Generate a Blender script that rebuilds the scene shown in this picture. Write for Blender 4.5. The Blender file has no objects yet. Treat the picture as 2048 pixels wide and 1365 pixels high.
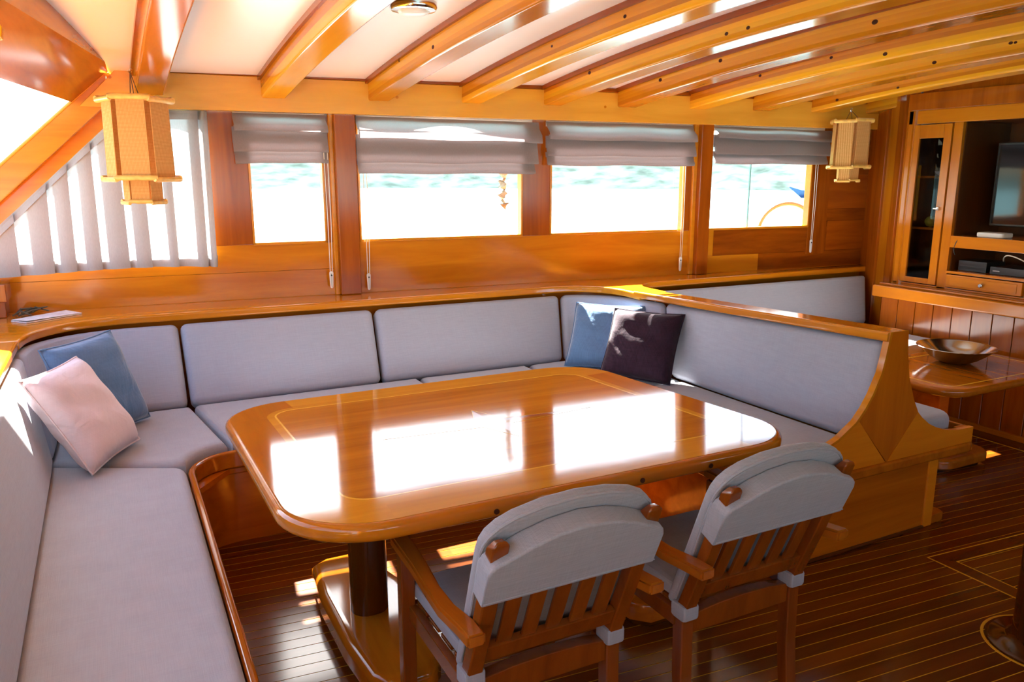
import bpy, bmesh, math, random
from mathutils import Vector, Matrix
random.seed(7)
scene = bpy.context.scene
COL = scene.collection
PI = math.pi

# ------------------------------------------------------------------ camera
cam_d = bpy.data.cameras.new('camera')
cam_d.sensor_width = 23.5
cam_d.lens = 23.5 * 1569.0 / 2048.0
cam_d.clip_start = 0.03
cam_d.clip_end = 6000
cam = bpy.data.objects.new('camera', cam_d)
COL.objects.link(cam)
cam.location = (0, 0, 1.6)
cam.rotation_euler = (math.radians(90 - 12.0), 0, math.radians(-27.2))
scene.camera = cam

# ------------------------------------------------------------------ sky, sun, exposure
SUN_EL = math.radians(43.5)
SUN_AZ = math.atan2(0.12, 1.0)          # from +Y, a little towards +X
world = bpy.data.worlds.new('World')
scene.world = world
world.use_nodes = True
wn = world.node_tree
wn.nodes.clear()
w_out = wn.nodes.new('ShaderNodeOutputWorld')
w_bg = wn.nodes.new('ShaderNodeBackground')
w_sky = wn.nodes.new('ShaderNodeTexSky')
w_sky.sky_type = 'NISHITA'
w_sky.sun_disc = False
w_sky.sun_elevation = SUN_EL
w_sky.sun_rotation = SUN_AZ
w_sky.air_density = 1.2
w_sky.dust_density = 1.6
w_sky.ozone_density = 1.0
w_bg.inputs['Strength'].default_value = 1.0
wn.links.new(w_sky.outputs[0], w_bg.inputs['Color'])
wn.links.new(w_bg.outputs[0], w_out.inputs['Surface'])

sun_d = bpy.data.lights.new('sun', 'SUN')
sun_d.energy = 130.0
sun_d.angle = math.radians(0.6)
sun_d.color = (1.0, 0.93, 0.82)
sun = bpy.data.objects.new('sun', sun_d)
COL.objects.link(sun)
_to_sun = Vector((math.sin(SUN_AZ) * math.cos(SUN_EL), math.cos(SUN_AZ) * math.cos(SUN_EL), math.sin(SUN_EL)))
sun.rotation_euler = _to_sun.to_track_quat('Z', 'Y').to_euler()
sun.location = (0, 30, 30)

scene.view_settings.view_transform = 'Standard'
scene.view_settings.look = 'None'
scene.view_settings.exposure = 0.08
scene.view_settings.gamma = 1.0
scene.view_settings.use_curve_mapping = False
scene.cycles.use_denoising = True
scene.cycles.max_bounces = 14
scene.cycles.diffuse_bounces = 6
scene.cycles.glossy_bounces = 6
scene.cycles.transparent_max_bounces = 16
scene.cycles.transmission_bounces = 8
scene.cycles.sample_clamp_indirect = 12.0
scene.cycles.caustics_reflective = False
scene.cycles.caustics_refractive = False

# ------------------------------------------------------------------ materials
def srgb(r, g, b):
    f = lambda c: (c / 255 / 12.92) if c / 255 <= 0.04045 else ((c / 255 + 0.055) / 1.055) ** 2.4
    return (f(r), f(g), f(b), 1)

def _mat(name):
    m = bpy.data.materials.new(name)
    m.use_nodes = True
    nt = m.node_tree
    return m, nt, nt.nodes['Principled BSDF']

def wood(name, c1, c2, axis='X', rough=0.14, scale=1.0, rnd=0.0, coat=0.0, ripple=0.004, spec=0.42):
    c1, c2 = [(c[0], c[1] * .95, c[2] * .30, 1) for c in (c1, c2)]
    m, nt, b = _mat(name)
    N, L = nt.nodes, nt.links
    tc = N.new('ShaderNodeTexCoord')
    mp = N.new('ShaderNodeMapping')
    s = {'X': (0.9, 13, 13), 'Y': (13, 0.9, 13), 'Z': (13, 13, 0.9)}[axis]
    mp.inputs['Scale'].default_value = tuple(v * scale for v in s)
    L.new(tc.outputs['Object'], mp.inputs['Vector'])
    oi = N.new('ShaderNodeObjectInfo')
    ml = N.new('ShaderNodeVectorMath'); ml.operation = 'SCALE'
    cv = N.new('ShaderNodeCombineXYZ')
    for k in range(3):
        L.new(oi.outputs['Random'], cv.inputs[k])
    L.new(cv.outputs[0], ml.inputs[0]); ml.inputs['Scale'].default_value = 37.0
    ad = N.new('ShaderNodeVectorMath'); ad.operation = 'ADD'
    L.new(mp.outputs[0], ad.inputs[0]); L.new(ml.outputs[0], ad.inputs[1])
    n1 = N.new('ShaderNodeTexNoise')
    n1.inputs['Scale'].default_value = 1.0
    n1.inputs['Detail'].default_value = 7
    n1.inputs['Roughness'].default_value = 0.62
    n1.inputs['Distortion'].default_value = 0.6
    L.new(ad.outputs[0], n1.inputs['Vector'])
    cr = N.new('ShaderNodeValToRGB')
    cr.color_ramp.elements[0].position = 0.30
    cr.color_ramp.elements[0].color = c2
    cr.color_ramp.elements[1].position = 0.68
    cr.color_ramp.elements[1].color = c1
    L.new(n1.outputs['Fac'], cr.inputs['Fac'])
    hv = N.new('ShaderNodeHueSaturation')
    mr = N.new('ShaderNodeMapRange')
    mr.inputs['To Min'].default_value = 1.0 - rnd
    mr.inputs['To Max'].default_value = 1.0 + rnd
    L.new(oi.outputs['Random'], mr.inputs['Value'])
    L.new(mr.outputs[0], hv.inputs['Value'])
    L.new(cr.outputs[0], hv.inputs['Color'])
    L.new(hv.outputs[0], b.inputs['Base Color'])
    b.inputs['Roughness'].default_value = rough
    b.inputs['Coat Weight'].default_value = coat
    b.inputs['Coat Roughness'].default_value = 0.04
    b.inputs['Specular IOR Level'].default_value = spec
    n2 = N.new('ShaderNodeTexNoise')
    n2.inputs['Scale'].default_value = 9
    n2.inputs['Detail'].default_value = 2
    L.new(tc.outputs['Object'], n2.inputs['Vector'])
    bp = N.new('ShaderNodeBump')
    bp.inputs['Strength'].default_value = ripple
    bp.inputs['Distance'].default_value = 0.02
    L.new(n2.outputs['Fac'], bp.inputs['Height'])
    L.new(bp.outputs[0], b.inputs['Normal'])
    L.new(bp.outputs[0], b.inputs['Coat Normal'])
    return m

def plain(name, col, rough=0.5, metal=0.0, coat=0.0, noise=0.0, nscale=20, spec=0.5):
    m, nt, b = _mat(name)
    N, L = nt.nodes, nt.links
    tc = N.new('ShaderNodeTexCoord')
    nz = N.new('ShaderNodeTexNoise')
    nz.inputs['Scale'].default_value = nscale
    nz.inputs['Detail'].default_value = 4
    L.new(tc.outputs['Object'], nz.inputs['Vector'])
    cr = N.new('ShaderNodeValToRGB')
    cr.color_ramp.elements[0].position = 0.3
    cr.color_ramp.elements[1].position = 0.7
    cr.color_ramp.elements[0].color = tuple(c * (1 - noise) for c in col[:3]) + (1,)
    cr.color_ramp.elements[1].color = tuple(min(1, c * (1 + noise)) for c in col[:3]) + (1,)
    L.new(nz.outputs['Fac'], cr.inputs['Fac'])
    L.new(cr.outputs[0], b.inputs['Base Color'])
    b.inputs['Roughness'].default_value = rough
    b.inputs['Metallic'].default_value = metal
    b.inputs['Coat Weight'].default_value = coat
    b.inputs['Specular IOR Level'].default_value = spec
    return m

def fabric(name, col, var=0.12, weave=420, sheen=0.2, bump=0.25, fold=0.0):
    m, nt, b = _mat(name)
    N, L = nt.nodes, nt.links
    tc = N.new('ShaderNodeTexCoord')
    facs = []
    for s in ((weave, 14, 14), (14, weave, 14), (14, 14, weave)):
        mp = N.new('ShaderNodeMapping'); mp.inputs['Scale'].default_value = s
        L.new(tc.outputs['Object'], mp.inputs['Vector'])
        nz = N.new('ShaderNodeTexNoise'); nz.inputs['Scale'].default_value = 1.0; nz.inputs['Detail'].default_value = 2
        L.new(mp.outputs[0], nz.inputs['Vector'])
        facs.append(nz)
    a1 = N.new('ShaderNodeMath'); a1.operation = 'ADD'
    a2 = N.new('ShaderNodeMath'); a2.operation = 'ADD'
    L.new(facs[0].outputs['Fac'], a1.inputs[0]); L.new(facs[1].outputs['Fac'], a1.inputs[1])
    L.new(a1.outputs[0], a2.inputs[0]); L.new(facs[2].outputs['Fac'], a2.inputs[1])
    mr = N.new('ShaderNodeMapRange')
    mr.inputs['From Min'].default_value = 1.1; mr.inputs['From Max'].default_value = 1.9
    mr.inputs['To Min'].default_value = 1 - var; mr.inputs['To Max'].default_value = 1 + var
    L.new(a2.outputs[0], mr.inputs['Value'])
    hv = N.new('ShaderNodeHueSaturation'); hv.inputs['Color'].default_value = col
    L.new(mr.outputs[0], hv.inputs['Value'])
    L.new(hv.outputs[0], b.inputs['Base Color'])
    b.inputs['Roughness'].default_value = 0.9
    b.inputs['Specular IOR Level'].default_value = 0.15
    b.inputs['Sheen Weight'].default_value = sheen
    b.inputs['Sheen Roughness'].default_value = 0.4
    bp = N.new('ShaderNodeBump'); bp.inputs['Strength'].default_value = bump; bp.inputs['Distance'].default_value = 0.002
    L.new(a2.outputs[0], bp.inputs['Height'])
    last = bp
    if fold:
        n3 = N.new('ShaderNodeTexNoise'); n3.inputs['Scale'].default_value = 9; n3.inputs['Detail'].default_value = 2
        n3.inputs['Distortion'].default_value = 0.8
        L.new(tc.outputs['Object'], n3.inputs['Vector'])
        b2 = N.new('ShaderNodeBump'); b2.inputs['Strength'].default_value = fold; b2.inputs['Distance'].default_value = 0.03
        L.new(n3.outputs['Fac'], b2.inputs['Height']); L.new(bp.outputs[0], b2.inputs['Normal'])
        last = b2
    L.new(last.outputs[0], b.inputs['Normal'])
    return m

def cloth(name, col, tcol, tw):
    """thin woven cloth that lets daylight through"""
    m, nt, b = _mat(name)
    N, L = nt.nodes, nt.links
    out = N['Material Output']
    tc = N.new('ShaderNodeTexCoord')
    mp = N.new('ShaderNodeMapping'); mp.inputs['Scale'].default_value = (300, 300, 60)
    L.new(tc.outputs['Object'], mp.inputs['Vector'])
    nz = N.new('ShaderNodeTexNoise'); nz.inputs['Scale'].default_value = 1; nz.inputs['Detail'].default_value = 3
    L.new(mp.outputs[0], nz.inputs['Vector'])
    mr = N.new('ShaderNodeMapRange'); mr.inputs['To Min'].default_value = 0.8; mr.inputs['To Max'].default_value = 1.15
    L.new(nz.outputs['Fac'], mr.inputs['Value'])
    hv = N.new('ShaderNodeHueSaturation'); hv.inputs['Color'].default_value = col
    L.new(mr.outputs[0], hv.inputs['Value'])
    df = N.new('ShaderNodeBsdfDiffuse'); tr = N.new('ShaderNodeBsdfTranslucent')
    L.new(hv.outputs[0], df.inputs['Color'])
    tr.inputs['Color'].default_value = tcol
    mx = N.new('ShaderNodeMixShader'); mx.inputs['Fac'].default_value = tw
    L.new(df.outputs[0], mx.inputs[1]); L.new(tr.outputs[0], mx.inputs[2])
    L.new(mx.outputs[0], out.inputs['Surface'])
    N.remove(b)
    return m

def glass(name, tint=(1, 1, 1, 1), rough=0.0):
    m, nt, b = _mat(name)
    N, L = nt.nodes, nt.links
    out = N['Material Output']
    tp = N.new('ShaderNodeBsdfTransparent'); tp.inputs['Color'].default_value = tint
    gl = N.new('ShaderNodeBsdfGlossy'); gl.inputs['Roughness'].default_value = rough
    fr = N.new('ShaderNodeFresnel'); fr.inputs['IOR'].default_value = 1.3
    mx = N.new('ShaderNodeMixShader')
    ge = N.new('ShaderNodeNewGeometry'); iv = N.new('ShaderNodeMath'); iv.operation = 'SUBTRACT'; iv.inputs[0].default_value = 1.0
    mu = N.new('ShaderNodeMath'); mu.operation = 'MULTIPLY'
    L.new(ge.outputs['Backfacing'], iv.inputs[1]); L.new(fr.outputs[0], mu.inputs[0]); L.new(iv.outputs[0], mu.inputs[1])
    L.new(mu.outputs[0], mx.inputs['Fac']); L.new(tp.outputs[0], mx.inputs[1]); L.new(gl.outputs[0], mx.inputs[2])
    L.new(mx.outputs[0], out.inputs['Surface'])
    N.remove(b)
    return m

def lin(r, g, b): return (r, g, b, 1)

W_WALL = wood('varnished_wall_wood', lin(.56, .20, .022), lin(.42, .125, .012), 'X')
W_POST = wood('varnished_post_wood', lin(.35, .085, .012), lin(.21, .044, .007), 'Z')
W_RED = wood('red_brown_veneer', lin(.30, .070, .010), lin(.16, .032, .006), 'X')
W_RED2 = wood('red_veneer', lin(.36, .085, .012), lin(.24, .05, .008), 'X')
W_GOLD = wood('golden_veneer', lin(.58, .23, .030), lin(.48, .165, .018), 'X')
W_SHELF = wood('pale_shelf_wood', lin(.72, .36, .12), lin(.62, .29, .085), 'X')
W_BEAM = [wood('beam_lamination_%d' % i, c1, c2, 'Y', rnd=.10) for i, (c1, c2) in enumerate([
    (lin(.50, .17, .020), lin(.40, .12, .013)), (lin(.72, .34, .046), lin(.62, .27, .030)),
    (lin(.56, .21, .026), lin(.46, .155, .018)), (lin(.70, .32, .044), lin(.60, .25, .028)),
    (lin(.60, .24, .030), lin(.50, .18, .020))])]
W_TRIM = wood('dark_red_trim', lin(.30, .07, .012), lin(.20, .042, .008), 'X')
W_TRIMY = wood('dark_red_beam_trim', lin(.30, .07, .012), lin(.20, .042, .008), 'Y')
W_LEDGE = wood('ledge_wood', lin(.56, .20, .022), lin(.44, .135, .013), 'X', rough=.1)
W_LEDGEY = wood('cap_rail_wood', lin(.54, .20, .026), lin(.42, .13, .014), 'Y', rough=.1)
W_SET = wood('settee_panel_wood', lin(.48, .135, .015), lin(.32, .078, .009), 'X')
W_SETY = wood('settee_side_wood', lin(.40, .115, .014), lin(.27, .065, .008), 'Y')
W_LIP = wood('settee_lip_wood', lin(.40, .115, .014), lin(.27, .065, .008), 'Y', rough=.08)
W_TABLE = wood('tabletop_field_wood', lin(.52, .20, .030), lin(.32, .10, .014), 'X', rough=.075, ripple=.006)
W_TABB = wood('tabletop_border_wood', lin(.60, .27, .045), lin(.48, .19, .028), 'X', rough=.075, ripple=.006)
W_TABE = wood('tabletop_end_border_wood', lin(.44, .145, .022), lin(.34, .10, .014), 'Y', rough=.075, ripple=.006)
W_TEDGE = wood('tabletop_edge_wood', lin(.44, .145, .018), lin(.32, .09, .011), 'X', rough=.1)
W_INLAY = wood('light_inlay', lin(.80, .48, .12), lin(.70, .38, .08), 'X', rough=.1)
W_DARK = wood('dark_pedestal_wood', lin(.085, .022, .007), lin(.045, .012, .004), 'Z', rough=.08)
W_BASE = wood('pedestal_base_wood', lin(.42, .125, .014), lin(.28, .07, .009), 'Y', rough=.08)
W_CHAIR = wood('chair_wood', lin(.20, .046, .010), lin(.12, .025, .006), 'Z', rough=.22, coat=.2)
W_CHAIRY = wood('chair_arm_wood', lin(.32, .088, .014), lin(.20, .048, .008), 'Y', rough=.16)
W_PLANK = wood('floor_plank_wood', lin(.150, .036, .010), lin(.085, .019, .006), 'X', rough=.15, rnd=.28, ripple=.004, spec=.36)
W_CAULK = wood('floor_strip_wood', lin(.70, .37, .075), lin(.60, .29, .05), 'X', rough=.1)
W_CAB = wood('cabinet_wood', lin(.47, .15, .016), lin(.36, .10, .010), 'Z')
W_CABY = wood('cabinet_rail_wood', lin(.50, .165, .018), lin(.40, .115, .012), 'Y')
W_BOARD = wood('panelling_board_wood', lin(.34, .088, .012), lin(.23, .05, .008), 'Z', rnd=.12)
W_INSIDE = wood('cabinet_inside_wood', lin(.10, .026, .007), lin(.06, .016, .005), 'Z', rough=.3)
W_DIAM = wood('end_panel_upper_wood', lin(.50, .14, .014), lin(.36, .088, .010), 'Z')
W_DIAG = wood('end_panel_lower_wood', lin(.66, .22, .024), lin(.54, .165, .016), 'X')
W_HEAD = wood('windshield_header_wood', lin(.42, .14, .03), lin(.30, .085, .016), 'Y')
M_CEIL = plain('white_ceiling_paint', lin(.84, .82, .80), .28, noise=.01, nscale=3)
M_GREY = fabric('grey_linen', lin(.315, .325, .385), var=.06)
M_SEATG = fabric('grey_seat_linen', lin(.33, .33, .36), var=.06)
M_CHAIRF = fabric('chair_cover_weave', lin(.25, .24, .25), var=.12, weave=700)
M_BLUE = fabric('blue_velvet', lin(.085, .155, .275), var=.10, weave=160, sheen=.4, fold=.35)
M_PINK = fabric('pale_pink_cotton', lin(.62, .50, .51), var=.04, weave=500, fold=.4)
M_DARKP = fabric('dark_plum_velvet', lin(.024, .010, .020), var=.35, weave=240, sheen=.12, fold=.3)
M_CURT = cloth('sheer_grey_curtain', lin(.46, .44, .44), lin(.42, .39, .41), .32)
M_BLIND = cloth('grey_blind_cloth', lin(.285, .24, .24), lin(.44, .38, .40), .25)
M_BAMBOO = plain('bamboo_rod', lin(.72, .42, .10), .35, noise=.2, nscale=30)
M_GLASS = glass('window_glass', lin(.97, .99, .99))
M_GLASSD = glass('dim_cabinet_glass', lin(.55, .55, .6))
M_CHROME = plain('chrome', lin(.75, .75, .76), .12, metal=1.0)
M_STEEL = plain('polished_steel_bowl', lin(.66, .64, .64), .14, metal=1.0, noise=.1, nscale=6)
M_LENS = plain('frosted_lamp_lens', lin(.78, .78, .74), .35)
M_BLACK = plain('black_plastic', lin(.008, .008, .009), .3)
M_SCREEN = plain('dark_screen', lin(.004, .005, .007), .06)
M_WHITEP = plain('white_plastic', lin(.75, .75, .74), .4)
M_CORD = plain('cream_cord', lin(.66, .58, .46), .6)
M_STRING = plain('brown_string', lin(.10, .05, .02), .8)
M_PAPER = plain('magazine_paper', lin(.72, .72, .74), .35, noise=.18, nscale=40)
M_SPRIG = plain('dried_sprig', lin(.10, .085, .05), .8, noise=.3)
M_PLUG = plain('dark_wood_plug', lin(.05, .013, .005), .7, spec=.1)
M_RUB = plain('black_rubber', lin(.01, .01, .01), .5)
M_LIME = plain('lime_peel', lin(.50, .55, .03), .5)
M_REDG = plain('red_plastic', lin(.5, .03, .03), .4)
M_SEA = None

# ------------------------------------------------------------------ mesh helpers
def mk(name, bm, mat, parent=None, smooth=True, angle=35, local=False):
    bmesh.ops.recalc_face_normals(bm, faces=bm.faces)
    me = bpy.data.meshes.new(name)
    bm.to_mesh(me); bm.free()
    if smooth:
        for p in me.polygons:
            p.use_smooth = True
        me.set_sharp_from_angle(angle=math.radians(angle))
    if isinstance(mat, (list, tuple)):
        for x in mat: me.materials.append(x)
    else:
        me.materials.append(mat)
    o = bpy.data.objects.new(name, me)
    COL.objects.link(o)
    if smooth:
        wnm = o.modifiers.new('weighted_normals', 'WEIGHTED_NORMAL')
        wnm.weight = 100; wnm.keep_sharp = True
    if parent is not None:
        o.parent = parent
        if parent.type == 'EMPTY' and not local:
            o.location = -parent.location
    return o

def thing(name, label, cat, loc=(0, 0, 0), group=None, rotz=0):
    o = bpy.data.objects.new(name, None)
    o.empty_display_size = 0.1
    COL.objects.link(o)
    o.location = loc
    o.rotation_euler = (0, 0, rotz)
    o['label'] = label; o['category'] = cat
    if group: o['group'] = group
    return o

def tag(o, label, cat, group=None):
    o['label'] = label; o['category'] = cat
    if group: o['group'] = group
    return o

def struct(o):
    o['kind'] = 'structure'
    return o

def xf(bm, f):
    for v in bm.verts:
        v.co = Vector(f(*v.co))
    return bm

def wall_xf(bm):
    """(s, off, z) -> world on the tapering window wall"""
    return xf(bm, lambda s, o, z: (s, 4.69 - 0.077 * s - o, z))

def box(x0, x1, y0, y1, z0, z1, bev=0.0, seg=2, bm=None):
    own = bm is None
    b = bmesh.new()
    vs = [b.verts.new((x, y, z)) for x in (x0, x1) for y in (y0, y1) for z in (z0, z1)]
    for f in ((0, 1, 3, 2), (4, 6, 7, 5), (0, 4, 5, 1), (2, 3, 7, 6), (0, 2, 6, 4), (1, 5, 7, 3)):
        b.faces.new([vs[i] for i in f])
    if bev > 0:
        bmesh.ops.bevel(b, geom=list(b.edges), offset=bev, segments=seg, profile=.5, affect='EDGES')
    if own:
        return b
    merge(bm, b)
    return bm

def merge(dst, src):
    me = bpy.data.meshes.new('tmp')
    src.to_mesh(me); src.free()
    dst.from_mesh(me)
    bpy.data.meshes.remove(me)

def prism(poly, h0, h1, f=None, bev=0.0, seg=2):
    """extrude 2-D poly (u,v) from h0 to h1; f(u,v,h)->xyz"""
    b = bmesh.new()
    n = len(poly)
    a = [b.verts.new((u, v, h0)) for u, v in poly]
    c = [b.verts.new((u, v, h1)) for u, v in poly]
    b.faces.new(a[::-1]); b.faces.new(c)
    for i in range(n):
        b.faces.new((a[i], a[(i + 1) % n], c[(i + 1) % n], c[i]))
    if bev > 0:
        bmesh.ops.recalc_face_normals(b, faces=b.faces)
        eds = [e for e in b.edges if len(e.link_faces) == 2 and e.calc_face_angle(0) > .6]
        bmesh.ops.bevel(b, geom=eds, offset=bev, segments=seg, profile=.5, affect='EDGES')
    if f: xf(b, f)
    return b

def arc(cx, cy, r, a0, a1, n=8):
    return [(cx + r * math.cos(math.radians(a0 + (a1 - a0) * i / n)), cy + r * math.sin(math.radians(a0 + (a1 - a0) * i / n))) for i in range(n + 1)]

def rrect(x0, x1, y0, y1, r, n=8):
    return arc(x1 - r, y0 + r, r, -90, 0, n) + arc(x1 - r, y1 - r, r, 0, 90, n) + arc(x0 + r, y1 - r, r, 90, 180, n) + arc(x0 + r, y0 + r, r, 180, 270, n)

def area2(p):
    return sum(p[i][0] * p[(i + 1) % len(p)][1] - p[(i + 1) % len(p)][0] * p[i][1] for i in range(len(p)))

def inset(poly, d):
    n = len(poly); out = []
    for i in range(n):
        p0, p1, p2 = Vector(poly[i - 1]), Vector(poly[i]), Vector(poly[(i + 1) % n])
        e1 = (p1 - p0).normalized(); e2 = (p2 - p1).normalized()
        n1 = Vector((-e1.y, e1.x)); n2 = Vector((-e2.y, e2.x))
        m = n1 + n2
        k = m.dot(n1)
        m = m * (1.0 / max(k, .35))
        out.append(tuple(p1 + m * d))
    return out

def pad(poly, z0, z1, r, seg=5, rb=None, hold=.012):
    """plan polygon with rounded upper and lower rims"""
    if area2(poly) < 0: poly = poly[::-1]
    rb = r if rb is None else rb
    b = bmesh.new()
    rings = []
    for i in range(seg + 1):
        a = PI / 2 * (1 - i / seg)
        rings.append((rb * (1 - math.cos(a)), z0 + rb * (1 - math.sin(a))))
    for i in range(seg + 1):
        a = PI / 2 * i / seg
        rings.append((r * (1 - math.cos(a)), z1 - r * (1 - math.sin(a))))
    rings.append((r + hold, z1))
    rv = []
    for d, z in rings:
        q = inset(poly, d) if d > 1e-6 else poly
        rv.append([b.verts.new((x, y, z)) for x, y in q])
    n = len(poly)
    for k in range(len(rv) - 1):
        for i in range(n):
            b.faces.new((rv[k][i], rv[k][(i + 1) % n], rv[k + 1][(i + 1) % n], rv[k + 1][i]))
    b.faces.new(rv[0][::-1]); b.faces.new(rv[-1])
    return b

def tube(pts, r, n=8, closed=False, bm=None):
    b = bmesh.new()
    pts = [Vector(p) for p in pts]
    m = len(pts); rings = []
    up = Vector((0, 0, 1))
    rr = r if isinstance(r, (list, tuple)) else [r] * m
    for i, p in enumerate(pts):
        if closed:
            t = (pts[(i + 1) % m] - pts[i - 1]).normalized()
        else:
            t = (pts[min(i + 1, m - 1)] - pts[max(i - 1, 0)]).normalized()
        a = t.cross(up)
        if a.length < .05: a = t.cross(Vector((0, 1, 0)))
        a.normalize(); c = a.cross(t)
        rings.append([b.verts.new(p + (a * math.cos(2 * PI * k / n) + c * math.sin(2 * PI * k / n)) * rr[i]) for k in range(n)])
    for i in range(m if closed else m - 1):
        q = rings[(i + 1) % m]
        for k in range(n):
            b.faces.new((rings[i][k], rings[i][(k + 1) % n], q[(k + 1) % n], q[k]))
    if not closed:
        b.faces.new(rings[0][::-1]); b.faces.new(rings[-1])
    if bm is not None:
        merge(bm, b); return bm
    return b

def lathe(prof, n=32, c=(0, 0, 0)):
    b = bmesh.new(); rings = []
    for r, z in prof:
        rings.append([b.verts.new((c[0] + max(r, 1e-4) * math.cos(2 * PI * k / n), c[1] + max(r, 1e-4) * math.sin(2 * PI * k / n), c[2] + z)) for k in range(n)])
    for i in range(len(rings) - 1):
        for k in range(n):
            b.faces.new((rings[i][k], rings[i][(k + 1) % n], rings[i + 1][(k + 1) % n], rings[i + 1][k]))
    b.faces.new(rings[0][::-1]); b.faces.new(rings[-1])
    return b

def sweep2(path, prof, closed=False):
    """sweep profile [(n,z)] along plan path [(x,y)] or [(x,y,z)]; n = offset along the path's left normal"""
    b = bmesh.new(); m = len(path); rings = []
    for i in range(m):
        p = Vector(path[i][:2]); z0 = path[i][2] if len(path[i]) > 2 else 0
        a = Vector(path[i - 1][:2]) if (i > 0 or closed) else p
        c = Vector(path[(i + 1) % m][:2]) if (i < m - 1 or closed) else p
        e1 = (p - a).normalized() if (p - a).length > 1e-9 else (c - p).normalized()
        e2 = (c - p).normalized() if (c - p).length > 1e-9 else e1
        n1 = Vector((-e1.y, e1.x)); n2 = Vector((-e2.y, e2.x))
        mm = n1 + n2; mm = mm / max(mm.dot(n1), .35)
        rings.append([b.verts.new((p.x + mm.x * u, p.y + mm.y * u, z0 + z)) for u, z in prof])
    k = len(prof)
    for i in range(m if closed else m - 1):
        q = rings[(i + 1) % m]
        for j in range(k):
            b.faces.new((rings[i][j], rings[i][(j + 1) % k], q[(j + 1) % k], q[j]))
    if not closed:
        b.faces.new(rings[0][::-1]); b.faces.new(rings[-1])
    return b

def rprof(n0, n1, z0, z1, r, s=4):
    return rrect(n0, n1, z0, z1, r, s)

def resample(pts, n):
    P = [Vector(p) for p in pts]
    d = [0]
    for i in range(1, len(P)): d.append(d[-1] + (P[i] - P[i - 1]).length)
    out = []
    for k in range(n + 1):
        t = d[-1] * k / n
        i = 1
        while i < len(d) - 1 and d[i] < t: i += 1
        f = (t - d[i - 1]) / max(d[i] - d[i - 1], 1e-9)
        out.append(P[i - 1].lerp(P[i], f))
    return out

def back_cushion(B, T, thick=.12, r=.035, side=1, bulge=.012):
    """upholstered back: front face lofted from bottom line B to top line T (lists of xyz), rounded all round"""
    L = sum((Vector(B[i + 1]) - Vector(B[i])).length for i in range(len(B) - 1))
    n = max(10, int(L / .05))
    B = resample(B, n); T = resample(T, n)
    # extra stations near both ends for the rounded rim
    st = []
    for k in range(5):
        a = PI / 2 * k / 4
        st.append((r * (1 - math.cos(a)), r * (1 - math.sin(a))))  # distance from end, inset
    def at(P, s):
        x = max(0, min(n, s / L * n)); i = min(n - 1, int(x))
        return P[i].lerp(P[i + 1], x - i)
    S = [(d, q) for d, q in st] + [(L * k / n, 0) for k in range(1, n) if r * 1.2 < L * k / n < L - r * 1.2] + [(L - d, q) for d, q in st[::-1]]
    b = bmesh.new(); rings = []
    for s, q in S:
        pb, pt = at(B, s), at(T, s)
        tb = (at(B, min(L, s + .01)) - at(B, max(0, s - .01))).normalized()
        tt = (at(T, min(L, s + .01)) - at(T, max(0, s - .01))).normalized()
        tan = (tb + tt).normalized()
        up = (pt - pb); H = up.length; up.normalize()
        nb = tan.cross(up).normalized() * side       # towards the back
        prof = rrect(q, thick - q, q, H - q, max(.004, r - q), 5)
        e = min(s, L - s)
        rings.append([])
        for u, w in prof:
            f = max(0, math.sin(PI * min(1, max(0, w / H)))) ** .6 * min(1, e / .15)
            du = -bulge * f if u < thick * .5 else 0
            rings[-1].append(b.verts.new(pb + nb * (u + du) + up * w))
    k = len(rings[0])
    for i in range(len(rings) - 1):
        for j in range(k):
            b.faces.new((rings[i][j], rings[i][(j + 1) % k], rings[i + 1][(j + 1) % k], rings[i + 1][j]))
    b.faces.new(rings[0][::-1]); b.faces.new(rings[-1])
    return b

def pillow_mesh(w, h, t, n=16, pinch=.035, seed=0):
    """pillow standing in the XZ plane, thickness along Y, base edge at z=0"""
    rnd = random.Random(seed)
    b = bmesh.new()
    ph = [rnd.uniform(0, 6) for _ in range(4)]
    def pt(i, j, sgn):
        u = -1 + 2 * i / n; v = -1 + 2 * j / n
        x = u * w / 2 * (1 - pinch * (1 - v * v) * 1.6)
        z = v * h / 2 * (1 - pinch * (1 - u * u) * 1.6)
        k = max(0, (1 - u ** 4)) ** .55 * max(0, (1 - v ** 4)) ** .55
        k *= 1 + .07 * math.sin(5 * u + ph[0]) * math.cos(4 * v + ph[1]) + .05 * math.sin(9 * v + 3 * u + ph[2])
        y = sgn * t / 2 * k
        return Vector((x, y, z + h / 2))
    F = {}
    for s in (-1, 1):
        for i in range(n + 1):
            for j in range(n + 1):
                edge = i in (0, n) or j in (0, n)
                if edge and s == 1: F[(s, i, j)] = F[(-1, i, j)]
                else: F[(s, i, j)] = b.verts.new(pt(i, j, s))
    for s in (-1, 1):
        for i in range(n):
            for j in range(n):
                q = (F[(s, i, j)], F[(s, i + 1, j)], F[(s, i + 1, j + 1)], F[(s, i, j + 1)])
                b.faces.new(q if s == -1 else q[::-1])
    rim = [pt(i, 0, 0) for i in range(n)] + [pt(n, j, 0) for j in range(n)] + [pt(n - i, n, 0) for i in range(n)] + [pt(0, n - j, 0) for j in range(n)]
    return b, rim

def bez(p0, p1, p2, p3, n=10):
    out = []
    for i in range(n + 1):
        t = i / n; a = 1 - t
        out.append(tuple(a ** 3 * p0[k] + 3 * a * a * t * p1[k] + 3 * a * t * t * p2[k] + t ** 3 * p3[k] for k in range(len(p0))))
    return out
# ================================================================== SETTING
def zb(y):                       # underside of the deck beams
    return 2.195 - 0.0215 * (y - 1.5) ** 2
BEAM_D = 0.115

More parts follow.
